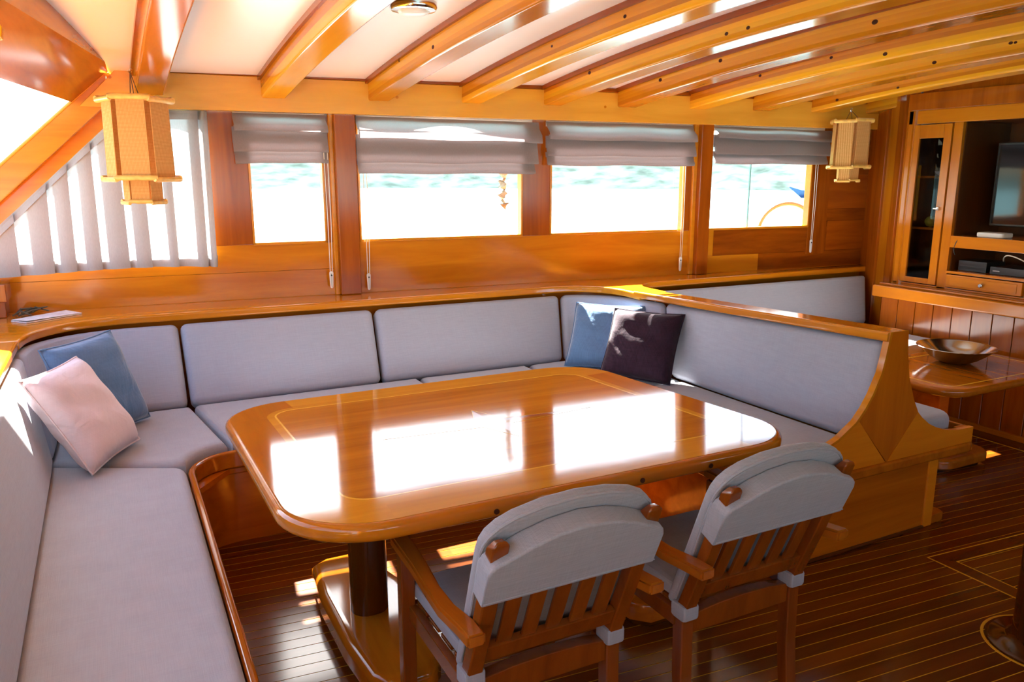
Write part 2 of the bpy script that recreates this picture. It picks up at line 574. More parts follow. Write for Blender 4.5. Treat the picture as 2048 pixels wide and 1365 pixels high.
# ---- floor: light strips (base) with dark planks laid on it
fl = struct(mk('floor', box(-1.6, 5.6, -1.95, 4.85, -.06, -.0012), W_CAULK, smooth=False))
PW, PG, PSL = .055, .0042, .085
pl_bm = prism([(-.42, -PW / 2 + PG / 2 + .42 * PSL), (4.845, -PW / 2 + PG / 2 - 4.845 * PSL), (4.845, PW / 2 - PG / 2 - 4.845 * PSL), (-.42, PW / 2 - PG / 2 + .42 * PSL)], -.02, 0)
first = None
c = 0.20
while c < 3.80:
    if first is None:
        first = mk('plank', pl_bm, W_PLANK, fl, smooth=False)
        first.location = (0, c, 0)
    else:
        o = first.copy(); COL.objects.link(o); o.parent = fl; o.location = (0, c, 0)
    c += PW
mk('plank', prism([(-1.5, -1.9), (4.845, -1.9), (4.845, .165 - 4.845 * PSL), (-.42, .165 + .42 * PSL), (-1.5, .165 + .42 * PSL)], -.02, 0), W_PLANK, fl, smooth=False)
mk('margin_board', box(4.70, 4.848, -1.9, 3.7, -.02, .0012), W_PLANK, fl, smooth=False)
mk('margin_strip', box(4.692, 4.70, -1.9, 3.7, -.02, .0014), W_CAULK, fl, smooth=False)

# ---- ceiling (white panels) following the camber
def camber(x00, x1, y0, y1, lo, hi, n=26, bev=0):
    b = bmesh.new(); rings = []
    for i in range(n + 1):
        y = y0 + (y1 - y0) * i / n; z = zb(y)
        x0 = x00(y) if callable(x00) else x00
        if bev:
            sec = [(x0 + bev, z + lo), (x1 - bev, z + lo), (x1 - bev * .3, z + lo + bev * .3), (x1, z + lo + bev), (x1, z + hi), (x0, z + hi), (x0, z + lo + bev), (x0 + bev * .3, z + lo + bev * .3)]
        else:
            sec = [(x0, z + lo), (x1, z + lo), (x1, z + hi), (x0, z + hi)]
        rings.append([b.verts.new((x, y, zz)) for x, zz in sec])
    k = len(rings[0])
    for i in range(n):
        for j in range(k):
            b.faces.new((rings[i][j], rings[i][(j + 1) % k], rings[i + 1][(j + 1) % k], rings[i + 1][j]))
    b.faces.new(rings[0][::-1]); b.faces.new(rings[-1])
    return b
ceil = struct(mk('ceiling', camber(lambda y: .085 + (y - 4.6) * .2064, 5.7, -2.0, 4.72, BEAM_D, BEAM_D + .05), M_CEIL, angle=60))

# ---- window wall (tapers towards the bow): lower boards, posts between panes
SILL = 1.21; TOP = 2.04
wb = struct(mk('wall_back', wall_xf(box(-.85, 5.5, -.06, 0, 0.0, .90)), W_WALL, smooth=False))
def wbox(name, s0, s1, o0, o1, z0, z1, mat, bev=.004, parent=wb):
    return mk(name, wall_xf(box(s0, s1, o0, o1, z0, z1, bev)), mat, parent)
wbox('board', -.85, 1.20, -.05, 0, .90, 1.055, W_WALL, .0015)
wbox('board', -.85, 1.20, -.05, 0, 1.056, SILL, W_WALL, .0015)
wbox('board', 1.20, 3.70, -.05, 0, .90, SILL, W_WALL, .0015)
# patchwork of veneers under and beside the last window
wbox('board', 3.70, 3.887, -.05, 0, 1.024, SILL, W_GOLD, .001)
wbox('board', 3.888, 4.94, -.05, 0, 1.024, SILL, W_RED, .001)
wbox('board', 3.70, 4.30, -.05, 0, .90, 1.023, W_GOLD, .001)
wbox('board', 4.301, 5.5, -.05, 0, .90, 1.023, W_RED, .001)
wbox('board', 4.941, 5.5, -.05, 0, 1.024, 1.25, W_RED2, .001)
wbox('board', 4.93, 5.5, -.05, 0, 1.251, 1.34, W_RED, .001)
wbox('board', 4.93, 5.5, -.05, 0, 1.341, 1.60, W_RED2, .001)
wbox('board', 4.93, 5.5, -.05, 0, 1.601, 2.10, W_RED, .001)
mk('backing', wall_xf(box(4.93, 5.5, -.066, -.049, 1.2, 2.11)), W_INSIDE, wb, smooth=False)
mk('backing', wall_xf(box(-.85, 5.5, -.066, -.049, .88, SILL - .003)), W_INSIDE, wb, smooth=False)
mk('corner_block', wall_xf(box(-.90, -.462, 0, .22, .985, 1.075, .006)), W_POST, wb)
mk('corner_block', wall_xf(box(-.90, -.478, 0, .16, .90, .985, .006)), W_POST, wb)
# uprights
wbox('post', .52, .735, -.05, .004, SILL, 2.10, W_POST)
wbox('post', 1.148, 1.34, -.05, .006, SILL, 2.10, W_POST)
wbox('post', 1.205, 1.325, -.01, .055, .90, 1.94, W_POST, .008)
wbox('post', 1.180, 1.206, -.01, .022, .90, 1.94, W_GOLD, .006)
wbox('post', 2.39, 2.583, -.05, .004, SILL, 2.10, W_POST)
wbox('post', 3.62, 3.80, -.05, .006, SILL, 2.10, W_POST)
wbox('post', 3.705, 3.805, -.01, .055, .90, 1.94, W_POST, .008)
wbox('post', 3.672, 3.706, -.01, .022, .90, 1.94, W_GOLD, .006)
wbox('post', 4.75, 4.93, -.05, .004, 1.0, 2.10, W_POST)
wbox('header_board', .52, 5.5, -.05, 0, TOP, 2.11, W_POST, .001)

# windows 1-4: frame, sill edge, pane
def window(name, s0, s1, mull=()):
    fr = bmesh.new()
    t = .012
    merge(fr, box(s0, s0 + t, -.045, .008, SILL, TOP, .002)); merge(fr, box(s1 - t, s1, -.045, .008, SILL, TOP, .002))
    merge(fr, box(s0, s1, -.045, .008, SILL - .004, SILL + t, .002)); merge(fr, box(s0, s1, -.045, .008, TOP - t, TOP, .002))
    w = struct(mk(name, wall_xf(fr), W_GOLD))
    mk('pane', wall_xf(box(s0 + .004, s1 - .004, -.032, -.028, SILL + .004, TOP - .004)), M_GLASS, w, smooth=False)
    for m in mull:
        mk('pane_edge', wall_xf(box(m - .003, m + .003, -.036, -.024, SILL, TOP)), M_PANEEDGE, w, smooth=False)
    return w
M_PANEEDGE = plain('green_glass_edge', lin(.12, .24, .22), .3)
window('window_1', .735, 1.148)
window('window_2', 1.34, 2.39)
window('window_3', 2.583, 3.62)
window('window_4', 3.80, 4.75, (4.205,))
# sloping quarter window behind the curtain
def railz(s): return 1.83 + .95 * (s - .045) 
q = [( -.62, 1.20), (.50, 1.20), (.50, 1.92), (.19, 1.92), (-.55, 1.26), (-.62, 1.22)]
win5 = struct(mk('window_5', wall_xf(prism(q, -.034, -.03, lambda u, v, h: (u, h, v))), M_GLASS, smooth=False))
wbox('header_board', -.1, .53, -.05, 0, 1.93, 2.11, W_POST, .001)
# wall left of the quarter window is closed by two raking rails
def rake(name, s0, z0, s1, z1, hgt, o0, o1, mat, bev=.006):
    poly = [(s0, z0), (s1, z1), (s1, z1 + hgt), (s0, z0 + hgt)]
    b = prism(poly, o0, o1, lambda u, v, h: (u, h, v), bev)
    return struct(mk(name, wall_xf(b), mat))
W_RAKE = wood('raking_rail_wood', lin(.60, .22, .026), lin(.46, .145, .014), 'X')
rake('trim_1', -1.05, .90, .075, 1.955, .165, -.02, .10, W_RAKE)
rake('trim_2', -1.05, .795, .125, 1.900, .115, -.03, .035, W_RAKE)
rake('trim_3', -1.05, 1.060, .085, 2.105, .022, .06, .105, W_SHELF)

# ---- beam shelf and its dark cove
sh = bmesh.new()
merge(sh, prism([(-.06, 1.93), (5.5, 1.93), (5.5, 2.11), (.115, 2.11)], .0, .12, lambda u, v, h: (u, h, v), .004))
shelf = struct(mk('trim_4', wall_xf(sh), W_SHELF))
struct(mk('trim_5', wall_xf(box(.10, 5.5, .0, .128, 2.11, 2.135, .006)), W_TRIM))
for s, z in ((.03, 2.03), (.09, 2.075), (1.55, 2.03), (2.9, 2.02)):
    mk('plug', wall_xf(xf(lathe([(.008, 0), (.008, .003)], 12), lambda x, y, h: (s + x, .12 + h, z + y))), W_WALL, shelf)

# ---- wall with windows behind the camera, windshield wall, bulkhead
wf = struct(mk('wall_front', box(-1.7, 5.6, -2.0, -1.94, 0, 1.15), W_WALL, smooth=False))
for s0, s1 in ((-1.7, -.9), (.55, .7), (2.15, 2.3), (3.75, 3.9), (4.9, 5.6)):
    mk('post', box(s0, s1, -2.0, -1.93, 1.15, 2.0), W_POST, wf, smooth=False)
mk('header_board', box(-1.7, 5.6, -2.0, -1.92, 1.86, 2.1), W_SHELF, wf, smooth=False)
for k, (s0, s1) in enumerate(((-.9, .55), (.7, 2.15), (2.3, 3.75), (3.9, 4.9))):
    struct(mk('window_%d' % (6 + k), box(s0, s1, -1.972, -1.968, 1.15, 1.86), M_GLASS, smooth=False))

# windshield side: low wall, header, sloping glass
wl = struct(mk('wall_left', prism([(-.87, 4.75), (-.93, 4.75), (-2.3, -1.95), (-2.24, -1.95)], 0, 1.06), W_WALL, smooth=False))
mk('sill_board', prism([(-.62, 4.70), (-.93, 4.75), (-2.3, -1.95), (-1.99, -1.95)], 1.06, 1.10, None, .004), W_WALL, wl)
def quad_slab(pts, t, nrm):
    b = bmesh.new(); n = Vector(nrm)
    a = [b.verts.new(p) for p in pts]; c = [b.verts.new(Vector(p) + n * t) for p in pts]
    b.faces.new(a); b.faces.new(c[::-1])
    for i in range(4):
        b.faces.new((a[i], a[(i + 1) % 4], c[(i + 1) % 4], c[i]))
    return b
HB0, HB1 = Vector((-.085, 4.62, 1.95)), Vector((-1.43, -1.95, 1.95))
HT0, HT1 = Vector((.112, 4.60, 2.128)), Vector((-1.24, -1.95, 2.128))
hd = struct(mk('trim_6', quad_slab([HB0, HB1, HT1, HT0], .05, (-.7, .15, .7)), W_HEAD, smooth=False))
hd2 = struct(mk('trim_7', quad_slab([HT0, HT1, HT1 + Vector((0, 0, .25)), HT0 + Vector((0, 0, .25))], .05, (-1, .2, 0)), W_HEAD, smooth=False))
ws = struct(mk('window_10', quad_slab([HB0 + Vector((-.03, 0, 0)), HB1 + Vector((-.03, 0, 0)), (-2.22, -1.95, 1.08), (-.95, 4.62, 1.08)], .004, (-.7, .15, .7)), M_GLASS, smooth=False))
for t in (.42, .80):
    a = HB0.lerp(HB1, t); bq = Vector((-.95, 4.62, 1.08)).lerp(Vector((-2.22, -1.95, 1.08)), t)
    mk('mullion', quad_slab([a + Vector((.01, .05, 0)), a + Vector((-.01, -.05, 0)), bq + Vector((-.01, -.05, 0)), bq + Vector((.01, .05, 0))], .06, (-.7, .15, .7)), W_POST, ws, smooth=False)
kn = mk('knee_bracket', prism([(0, 0), (.20, .03), (.22, .09), (.03, .30), (0, .30)], -.03, .03, lambda u, v, h: (-.275 + u * .25, 3.02 + h - u * .3, 1.99 + v * .5), .006), W_BEAM[1])
tag(kn, 'small orange knee bracket fixed to the windshield header', 'bracket')

# forward bulkhead: panelling boards below, diagonal boards to the window wall
wr = struct(mk('wall_right', box(4.862, 5.0, -1.95, 3.70, 0, .80), W_INSIDE, smooth=False))
yb = 3.70
bmB = box(4.848, 4.862, -.0645, .0645, .03, .752, .0025, 1)
f0 = None
while yb > -1.9:
    if f0 is None:
        f0 = mk('board', bmB, W_BOARD, wr); f0.location = (0, yb - .0665, 0)
    else:
        o = f0.copy(); COL.objects.link(o); o.parent = wr; o.location = (0, yb - .0665, 0)
    yb -= .133
mk('skirting', box(4.83, 4.862, -1.95, 3.70, 0, .035, .004), W_CABY, wr)
mk('moulding_rail', box(4.815, 4.96, -1.95, 3.76, .752, .835, .012), W_CABY, wr)
mk('moulding_lip', box(4.86, 4.96, -1.95, 3.74, .835, .850, .005), W_CABY, wr)
dia0, dia1 = Vector((4.955, 3.63)), Vector((5.36, 4.31))
dd = (dia1 - dia0); nd = Vector((-dd.y, dd.x)).normalized()
W4 = [W_CAB, W_POST, W_CAB, W_POST, W_POST]
cuts = [0, .16, .30, .52, .80, 1.0]
for i in range(5):
    a = dia0 + dd * (cuts[i] + .004); b_ = dia0 + dd * (cuts[i + 1] - .004)
    t = .025 if i % 2 == 0 else .04
    poly = [tuple(a), tuple(b_), tuple(b_ + nd * t), tuple(a + nd * t)]
    mk('board', prism(poly, 0, 2.19, None, .004), W4[i], wr)
mk('backing', prism([tuple(dia0 + nd * -.02), tuple(dia1 + nd * -.02), tuple(dia1), tuple(dia0)], 0, 2.19), W_INSIDE, wr, smooth=False)

ptop = [(y, zb(y) + BEAM_D + .01) for y in [3.68 - .3 * k for k in range(20)]]
mk('upper_board', prism([(-1.95, 2.02)] + [(3.68, 2.02)] + ptop, 4.966, 4.99, lambda u, v, h: (h, u, v)), W_POST, wr, smooth=False)
mk('upper_board', box(4.955, 4.99, -1.95, 1.2, .80, 2.03), W_CAB, wr, smooth=False)
# ---- laminated deck beams
BX = [(.197, .332), (.809, .936), (1.385, 1.508), (1.94, 2.069), (2.472, 2.599), (2.991, 3.132), (3.541, 3.680), (4.061, 4.20), (4.581, 4.711), (5.10, 5.23)]
ORD = ['first', 'second', 'third', 'fourth', 'fifth', 'sixth', 'seventh', 'eighth', 'ninth', 'tenth']
for i, (x0, x1) in enumerate(BX):
    ye = 4.69 - .077 * x0 - .118
    t = thing('ceiling_beam', '%s curved laminated deck beam counting from the windshield' % ORD[i], 'beam', (x0, ye, zb(ye)), 'deck beams across the ceiling')
    lay = [0, .030, .050, .072, .094, BEAM_D]
    for k in range(5):
        o = mk('lamination', camber(x0, x1, -1.93, ye, lay[k], lay[k + 1], 26, .010 if k == 0 else 0), W_BEAM[(k * 2 + i) % 5], t, angle=50)
    for xa, xb in ((x0 - .016, x0), (x1, x1 + .016)):
        mk('cove_trim', camber(xa, xb, -1.93, ye, BEAM_D - .024, BEAM_D), W_TRIMY, t, angle=50)
    rk = random.Random(i)
    for k in range(3 if 1 < i < 9 else 0):
        y = rk.uniform(2.4, 4.0); dz = rk.uniform(.03, .09)
        r_ = rk.uniform(.006, .011)
        mk('knot', xf(lathe([(r_, 0), (r_ * .8, .0015)], 10), lambda a, b2, h: (x0 - h, y + a * 1.5, zb(y) + dz + b2)), M_PLUG, t)
# ================================================================== LEDGE AND SETTEES
def capz(y): return .90 + max(0, (4.0 - y)) / 1.9 * .062
front = [(-.378, 3.90)] + arc(.035, 3.94, .405, 178, 90, 10) + [(1.2, 4.325), (2.5, 4.285)] + arc(2.50, 3.965, .32, 88, 0, 8) + [(2.815, 3.80)]
outer = [(3.02, 3.80)] + arc(3.22, 3.98, .20, 180, 90, 6) + [(5.30, 4.15), (5.36, 4.27)]
ledge_poly = front + outer + [(5.36, 4.69 - .077 * 5.36), (-.88, 4.69 + .077 * .88), (-.88, 3.90)]
led = mk('window_ledge', pad(ledge_poly, .858, .90, .012, 4), W_LEDGE)
tag(led, 'long varnished ledge under the windows with rounded corner', 'ledge')
lf = mk('ledge_piece', pad([(-.382, 3.893), (-.88, 3.893), (-1.35, 1.3), (-.40, 1.3)], .858, .90, .012, 4), W_LEDGEY)
tag(lf, 'sunlit ledge section behind the side settee below the windshield', 'ledge')

# dining settee base
fp = [(.20, 1.45), (.205, 3.22)] + [(x, y) for x, y in arc(.405, 3.22, .20, 180, 90, 8)][1:] + [(2.0, 3.42)] + arc(2.0, 3.22, .20, 90, 0, 8)[1:] + [(2.2, 2.15)]
set1 = thing('dining_settee', 'U-shaped varnished settee base wrapped around the dining table', 'settee', (.2, 3.4, 0))
mk('front_panel', sweep2(fp, [(.010, 0), (.035, 0), (.035, .330), (.010, .330)]), W_SET, set1)
mk('lip', sweep2(fp, rprof(-.022, .005, .355, .432, .010)), W_LIP, set1)
mk('bead', sweep2(fp, rprof(-.010, .014, .325, .353, .007)), W_LIP, set1)
mk('seat_board', prism([(.23, 1.45), (.235, 3.22), (.41, 3.45), (2.0, 3.45), (2.23, 3.2), (2.23, 2.15), (2.86, 2.15), (2.86, 4.2), (-.4, 4.2), (-.4, 1.45)], .33, .355), W_SET, set1, smooth=False)
mk('back_board', prism([(-.52, 1.45), (-.50, 1.45), (-.50, 4.45), (2.9, 4.38), (2.9, 4.40), (-.52, 4.47)], .0, .855), W_SET, set1, smooth=False)

# divider between the two settees
END_Y = 2.10
divd = thing('settee_divider', 'low varnished partition with flared end panel between the two settees', 'partition', (2.87, 2.1, 0))
mk('core', prism([(2.908, 2.15), (2.935, 2.15), (2.955, 3.78), (2.925, 3.78)], 0, .87), W_SETY, divd, smooth=False)
mk('core_top', sweep2([(2.932, y, capz(y) - .90) for y in (3.78, 3.3, 2.7, 2.126)], [(-.012, .78), (.010, .78), (.010, .8615), (-.012, .8615)]), W_SETY, divd, smooth=False)
cp = [(2.875, y, capz(y) - .90) for y in (3.86, 3.6, 3.3, 3.0, 2.7, 2.4, 2.101)]
capb = sweep2(cp, rprof(-.062, .070, .862, .902, .010))
mk('cap_rail', capb, W_LEDGEY, divd)
Lc = [(2.840, .962), (2.822, .86), (2.806, .79), (2.765, .705), (2.725, .645), (2.676, .592), (2.58, .533), (2.48, .495), (2.36, .465), (2.2, .45)]
Rc = [(2.942, .962), (2.955, .86), (2.979, .754), (3.025, .651), (3.055, .603), (3.095, .560), (3.15, .522), (3.204, .498), (3.282, .474), (3.36, .464), (3.47, .462)]
f_end = lambda u, v, h: (u, h, v)
up_poly = [p for p in Lc if p[1] > .60][:5] + [(2.690, .602)] + [(2.885, .392)] + [(3.062, .590)] + [p for p in Rc if p[1] > .60][::-1]
mk('end_panel', prism(up_poly, END_Y, END_Y + .022, f_end), W_DIAM, divd, smooth=False)
lo_l = [(2.690, .602)] + [p for p in Lc if p[1] < .60] + [(2.2, .385), (2.885, .385)]
mk('end_panel', prism(lo_l, END_Y, END_Y + .022, f_end), W_DIAG, divd, smooth=False)
lo_r = [(3.062, .590)] + [p for p in Rc if p[1] < .60] + [(3.47, .385), (2.885, .385)]
mk('end_panel', prism(lo_r, END_Y, END_Y + .022, f_end), W_DIAG, divd, smooth=False)
# edge band along the concave side
bd = bmesh.new()
ll = Lc
for i in range(len(ll) - 1):
    pass
def ribbon(pts, y0, y1, t):
    b = bmesh.new(); n = len(pts); R = []
    for i in range(n):
        a = Vector(pts[max(i - 1, 0)]); c_ = Vector(pts[min(i + 1, n - 1)]); e = (c_ - a).normalized(); nn = Vector((e.y, -e.x))
        p = Vector(pts[i])
        q = p + nn * t
        R.append([b.verts.new((p.x, y0, p.y)), b.verts.new((p.x, y1, p.y)), b.verts.new((q.x, y1, q.y)), b.verts.new((q.x, y0, q.y))])
    for i in range(n - 1):
        for j in range(4):
            b.faces.new((R[i][j], R[i][(j + 1) % 4], R[i + 1][(j + 1) % 4], R[i + 1][j]))
    b.faces.new(R[0][::-1]); b.faces.new(R[-1])
    return b
mk('edge_band', ribbon(Lc, END_Y - .003, END_Y + .026, .012), W_LEDGEY, divd)
mk('bottom_moulding', sweep2([(2.2, 2.105), (3.44, 2.105)] + arc(3.44, 2.145, .04, -90, 0, 5) + [(3.48, 2.4)], [(-.0 + a, b) for a, b in rprof(-.018, .02, .345, .392, .012)]), W_LIP, divd)
mk('lower_panel', box(2.24, 3.255, 2.135, 2.16, 0, .352, .003), W_SET, divd)
mk('corner_post', box(3.225, 3.29, 2.128, 2.19, 0, .352, .006), W_DIAG, divd)
mk('floor_bead', box(2.24, 3.23, 2.124, 2.136, 0, .012, .003), W_INSIDE, divd)
mk('corner_foot', prism([(3.29, 2.135), (3.385, 2.14)] + arc(3.34, 2.18, .06, -40, 90, 6) + [(3.29, 2.26)], 0, .045, None, .006), W_BASE, divd)
mk('side_panel', prism([(3.25, 2.16), (3.275, 2.16), (3.275, 3.5), (3.25, 3.5)], 0, .35), W_SETY, divd, smooth=False)

# forward settee
set2 = thing('lounge_settee', 'L-shaped varnished settee base along the window by the coffee table', 'settee', (4.0, 3.7, 0))
mk('seat_board', prism([(2.94, 2.16), (3.46, 2.16), (3.46, 3.16), (4.84, 3.16), (4.84, 3.70), (5.05, 4.10), (2.98, 4.10)], .36, .39), W_SET, set2, smooth=False)
mk('front_panel', box(3.28, 4.84, 3.21, 3.23, 0, .36), W_SET, set2, smooth=False)
mk('lip', sweep2([(3.475, 2.4), (3.475, 3.10), (3.52, 3.145), (4.84, 3.145)], rprof(-.015, .02, .385, .455, .012)), W_LIP, set2)
mk('lip', box(3.40, 3.478, 2.124, 2.155, .394, .46, .010), W_LIP, set2)
mk('lip', box(3.457, 3.478, 2.15, 2.42, .394, .46, .008), W_LIP, set2)

# ---- seat cushions
def seat(name, poly, label, z0=.356, z1=.47, r=.034, mat=None):
    o = mk('seat_cushion', pad(poly, z0, z1, r, 6, hold=.008), mat or M_SEATG, angle=60)
    return tag(o, label, 'cushion', 'seat cushions of the settees')
seat('s1', [(-.298, 1.50)] + arc(.10, 1.60, .09, -90, 0, 6) + [(.192, 2.4), (.192, 3.12)] + arc(.122, 3.165, .07, 0, 75, 6) + [(-.298, 3.462)], 'long grey seat cushion on the side settee in front of the pink pillow')
seat('s2', [(-.296, 3.482), (.13, 3.272)] + arc(.405, 3.22, .214, 166, 97, 7) + [ (.296, 4.092), (.084, 4.092)] + [(x, y) for x, y in arc(.084, 3.72, .376, 90, 180, 8)][1:], 'grey corner seat cushion under the blue and pink pillows', z1=.468)
seat('s3', [(.40, 3.435), (1.50, 3.435), (1.50, 4.094), (.312, 4.096)], 'grey seat cushion behind the table beside the corner cushion')
seat('s4', [(1.512, 3.435), (2.10, 3.435), (2.19, 3.40), (2.19, 4.082), (1.512, 4.092)], 'grey seat cushion behind the middle of the dining table')
seat('s5', [(2.212, 3.36), (2.796, 3.36), (2.790, 3.80)] + arc(2.50, 3.80, .282, 8, 88, 6) + [(2.212, 4.080)], 'grey corner seat cushion under the plum pillow')
seat('s6', [(2.212, 2.128), (2.822, 2.128), (2.806, 2.9), (2.798, 3.348), (2.212, 3.348)], 'grey seat cushion along the low partition', z1=.472)
seat('s7', [(2.96, 2.16)] + arc(3.36, 2.255, .09, -90, 0, 6) + [(3.45, 3.08), (2.96, 3.08)], 'grey seat cushion behind the flared end panel by the coffee table', .392, .515)
seat('s8', [(3.12, 3.092), (3.44, 3.092), (3.50, 3.172), (4.76, 3.172), (4.80, 3.21), (4.80, 3.72), (4.87, 3.845), (3.36, 3.905), (3.15, 3.78)], 'grey seat cushion along the window by the panelled bulkhead', .392, .54)

# ---- back cushions
def back(B, T, label, **k):
    o = mk('back_cushion', back_cushion(B, T, **k), M_GREY, angle=60)
    return tag(o, label, 'cushion', 'back cushions of the settees')
zB = .474
back([(-.268, 1.42, zB), (-.268, 3.44, zB)], [(-.368, 1.42, .852), (-.366, 3.83, .852)], 'long grey back cushion of the side settee', side=-1, thick=.10)
Bc = [(-.268, 3.47, zB), (-.266, 3.72, zB)] + [(x, y, zB) for x, y in arc(.084, 3.72, .35, 180, 90, 8)][1:] + [(.284, 4.075, zB)]
Tc = [(-.364, 3.865, .853)] + [(x, y, .853) for x, y in arc(.035, 3.94, .395, 176, 90, 10)] + [(.284, 4.328, .853)]
back(Bc, Tc, 'curved grey corner back cushion behind the pink pillow', side=-1, thick=.10)
back([(.300, 4.075, zB), (1.285, 4.075, zB)], [(.294, 4.326, .853), (1.312, 4.298, .853)], 'grey back cushion between the curved corner and the middle of the window side', side=-1, thick=.10)
back([(1.300, 4.075, zB), (2.448, 4.058, zB)], [(1.328, 4.297, .853), (2.535, 4.268, .853)], 'grey back cushion beside the blue pillow near the partition', side=-1, thick=.10)
Bc = [(2.462, 4.058, zB)] + [(x, y, zB) for x, y in arc(2.50, 3.80, .26, 92, 2, 8)] + [(2.768, 3.45, zB)]
Tc = [(2.55, 4.266, .853)] + [(x, y, .853) for x, y in arc(2.53, 3.965, .30, 85, 5, 8)] + [(2.842, 3.62, .866)]
back(Bc, Tc, 'curved grey corner back cushion behind the plum pillow', side=-1, thick=.058)
back([(2.770, 3.435, zB), (2.775, 2.9, zB), (2.79, 2.135, zB)], [(2.842, 3.605, .868), (2.838, 2.9, .893), (2.828, 2.128, .917)], 'long grey back cushion against the low partition', side=-1, thick=.058)
back([(3.32, 3.93, .53), (4.93, 3.86, .53)], [(3.20, 4.125, .853), (5.16, 4.085, .853)], 'grey back cushion under the last window by the bulkhead', side=-1, thick=.06)
back([(3.09, 3.30, .53), (3.12, 3.8, .53), (3.30, 3.94, .53)], [(3.03, 3.45, .866), (3.05, 3.80, .853), (3.185, 4.11, .853)], 'small curved grey back cushion at the far corner of the partition', side=-1, thick=.05)

# ================================================================== DINING TABLE
TX0, TX1, TY0, TY1, TZ = .326, 2.055, 1.765, 3.22, .715
def trim_tilt(b):          # the top leans a touch away, as the varnish reflections show
    return xf(b, lambda x, y, z: (x, y, z - (y - 2.48) * .042))
tab = thing('dining_table', 'large glossy wooden dining table with rounded corners and star inlay', 'table', ((TX0 + TX1) / 2, (TY0 + TY1) / 2, 0))
RC = .26
outl = rrect(TX0, TX1, TY0, TY1, RC, 12)
mk('tabletop_edge', trim_tilt(pad(outl, TZ - .052, TZ - .0012, .020, 5, rb=.022, hold=.01)), W_TEDGE, tab, angle=60)
ob = inset(outl, .022)
BW = .15
def clip_ring(r0, r1, sel):
    a = [p for p in r0 if sel(p)]; return a
# border: four straight pieces and four corner pieces between the outer and the inner outline
ix0, ix1, iy0, iy1, ir = TX0 + BW, TX1 - BW, TY0 + BW, TY1 - BW, .12
inn = rrect(ix0, ix1, iy0, iy1, ir, 12)
m = len(ob)                       # 13 points per corner, corners: (x1,y0) (x1,y1) (x0,y1) (x0,y0)
cor = [ob[k * 13:(k + 1) * 13] for k in range(4)]
cin = [inn[k * 13:(k + 1) * 13] for k in range(4)]
zt0, zt1 = TZ - .002, TZ
for k in range(4):
    mk('corner_border', trim_tilt(prism(cor[k] + cin[k][::-1], zt0, zt1)), W_TABB if k in (1, 3) else W_TABE, tab, smooth=False)
    nx = (k + 1) % 4
    mk('straight_border', trim_tilt(prism([cor[k][-1], cor[nx][0], cin[nx][0], cin[k][-1]], zt0, zt1)), W_TABE if k in (0, 2) else W_TABB, tab, smooth=False)
fi = inset(inn, .005)
mk('inlay_line', trim_tilt(sweep2(inset(inn, .028), [(0, zt0), (.007, zt0), (.007, zt1 + .0003), (0, zt1 + .0003)], closed=True)), W_INLAY, tab, smooth=False)
mk('inner_border', trim_tilt(sweep2(inn, [(0, zt0), (.028, zt0), (.028, zt1), (0, zt1)], closed=True)), W_TABB, tab, smooth=False)
fld = inset(fi, .030)
mk('table_field', trim_tilt(prism(fld, zt0, zt1)), W_TABLE, tab, smooth=False)
cxT, cyT = 1.19, 2.46
star = []
for k in range(8):
    a = math.radians(45 * k)
    if k % 2 == 0:
        r_ = .42 if k % 4 == 0 else .20
        star.append((cxT + r_ * math.cos(a), cyT + r_ * math.sin(a)))
    else:
        star.append((cxT + .085 * math.cos(a), cyT + .055 * math.sin(a)))
for k in range(8):
    a, b_ = star[k], star[(k + 1) % 8]
    mk('star_point', trim_tilt(prism([(cxT, cyT), a, b_], zt1, zt1 + .0004)), W_TABE if k % 2 else W_RED2, tab, smooth=False)
mk('star_line', trim_tilt(sweep2(star if area2(star) > 0 else star[::-1], [(0, zt1), (.0035, zt1), (.0035, zt1 + .0007), (0, zt1 + .0007)], closed=True)), W_INLAY, tab, smooth=False)
for px_ in (.86, 1.34, 1.60):
    mk('plug', trim_tilt(xf(lathe([(.008, 0), (.008, .003)], 12), lambda a, b2, h: (px_ + a, TY0 - .0006 - h, TZ - .03 + b2))), M_PLUG, tab)
for xc in (.70, 1.66):
    ped = mk('pedestal', pad(rrect(xc - .065, xc + .065, 2.40, 2.52, .055, 6), .09, TZ - .055, .004, 2), W_DARK, tab, angle=50)
    oc = [(xc - .115, 2.08), (xc - .06, 2.025), (xc + .06, 2.025), (xc + .115, 2.08)] + [(xc + .175, 2.30), (xc + .175, 2.60)] + [(xc + .11, 2.86), (xc + .05, 2.90), (xc - .05, 2.90), (xc - .11, 2.86)] + [(xc - .135, 2.62), (xc - .135, 2.30)]
    mk('pedestal_base', pad(oc, .028, .11, .03, 5, rb=.006), W_BASE, tab, angle=50)
    mk('pedestal_plinth', pad(inset(oc, .022), .0, .03, .004, 2), W_DARK, tab)
    mk('underframe', box(xc - .05, xc + .05, TY0 + .5, TY1 - .5, TZ - .105, TZ - .072, .004), W_DARK, tab)

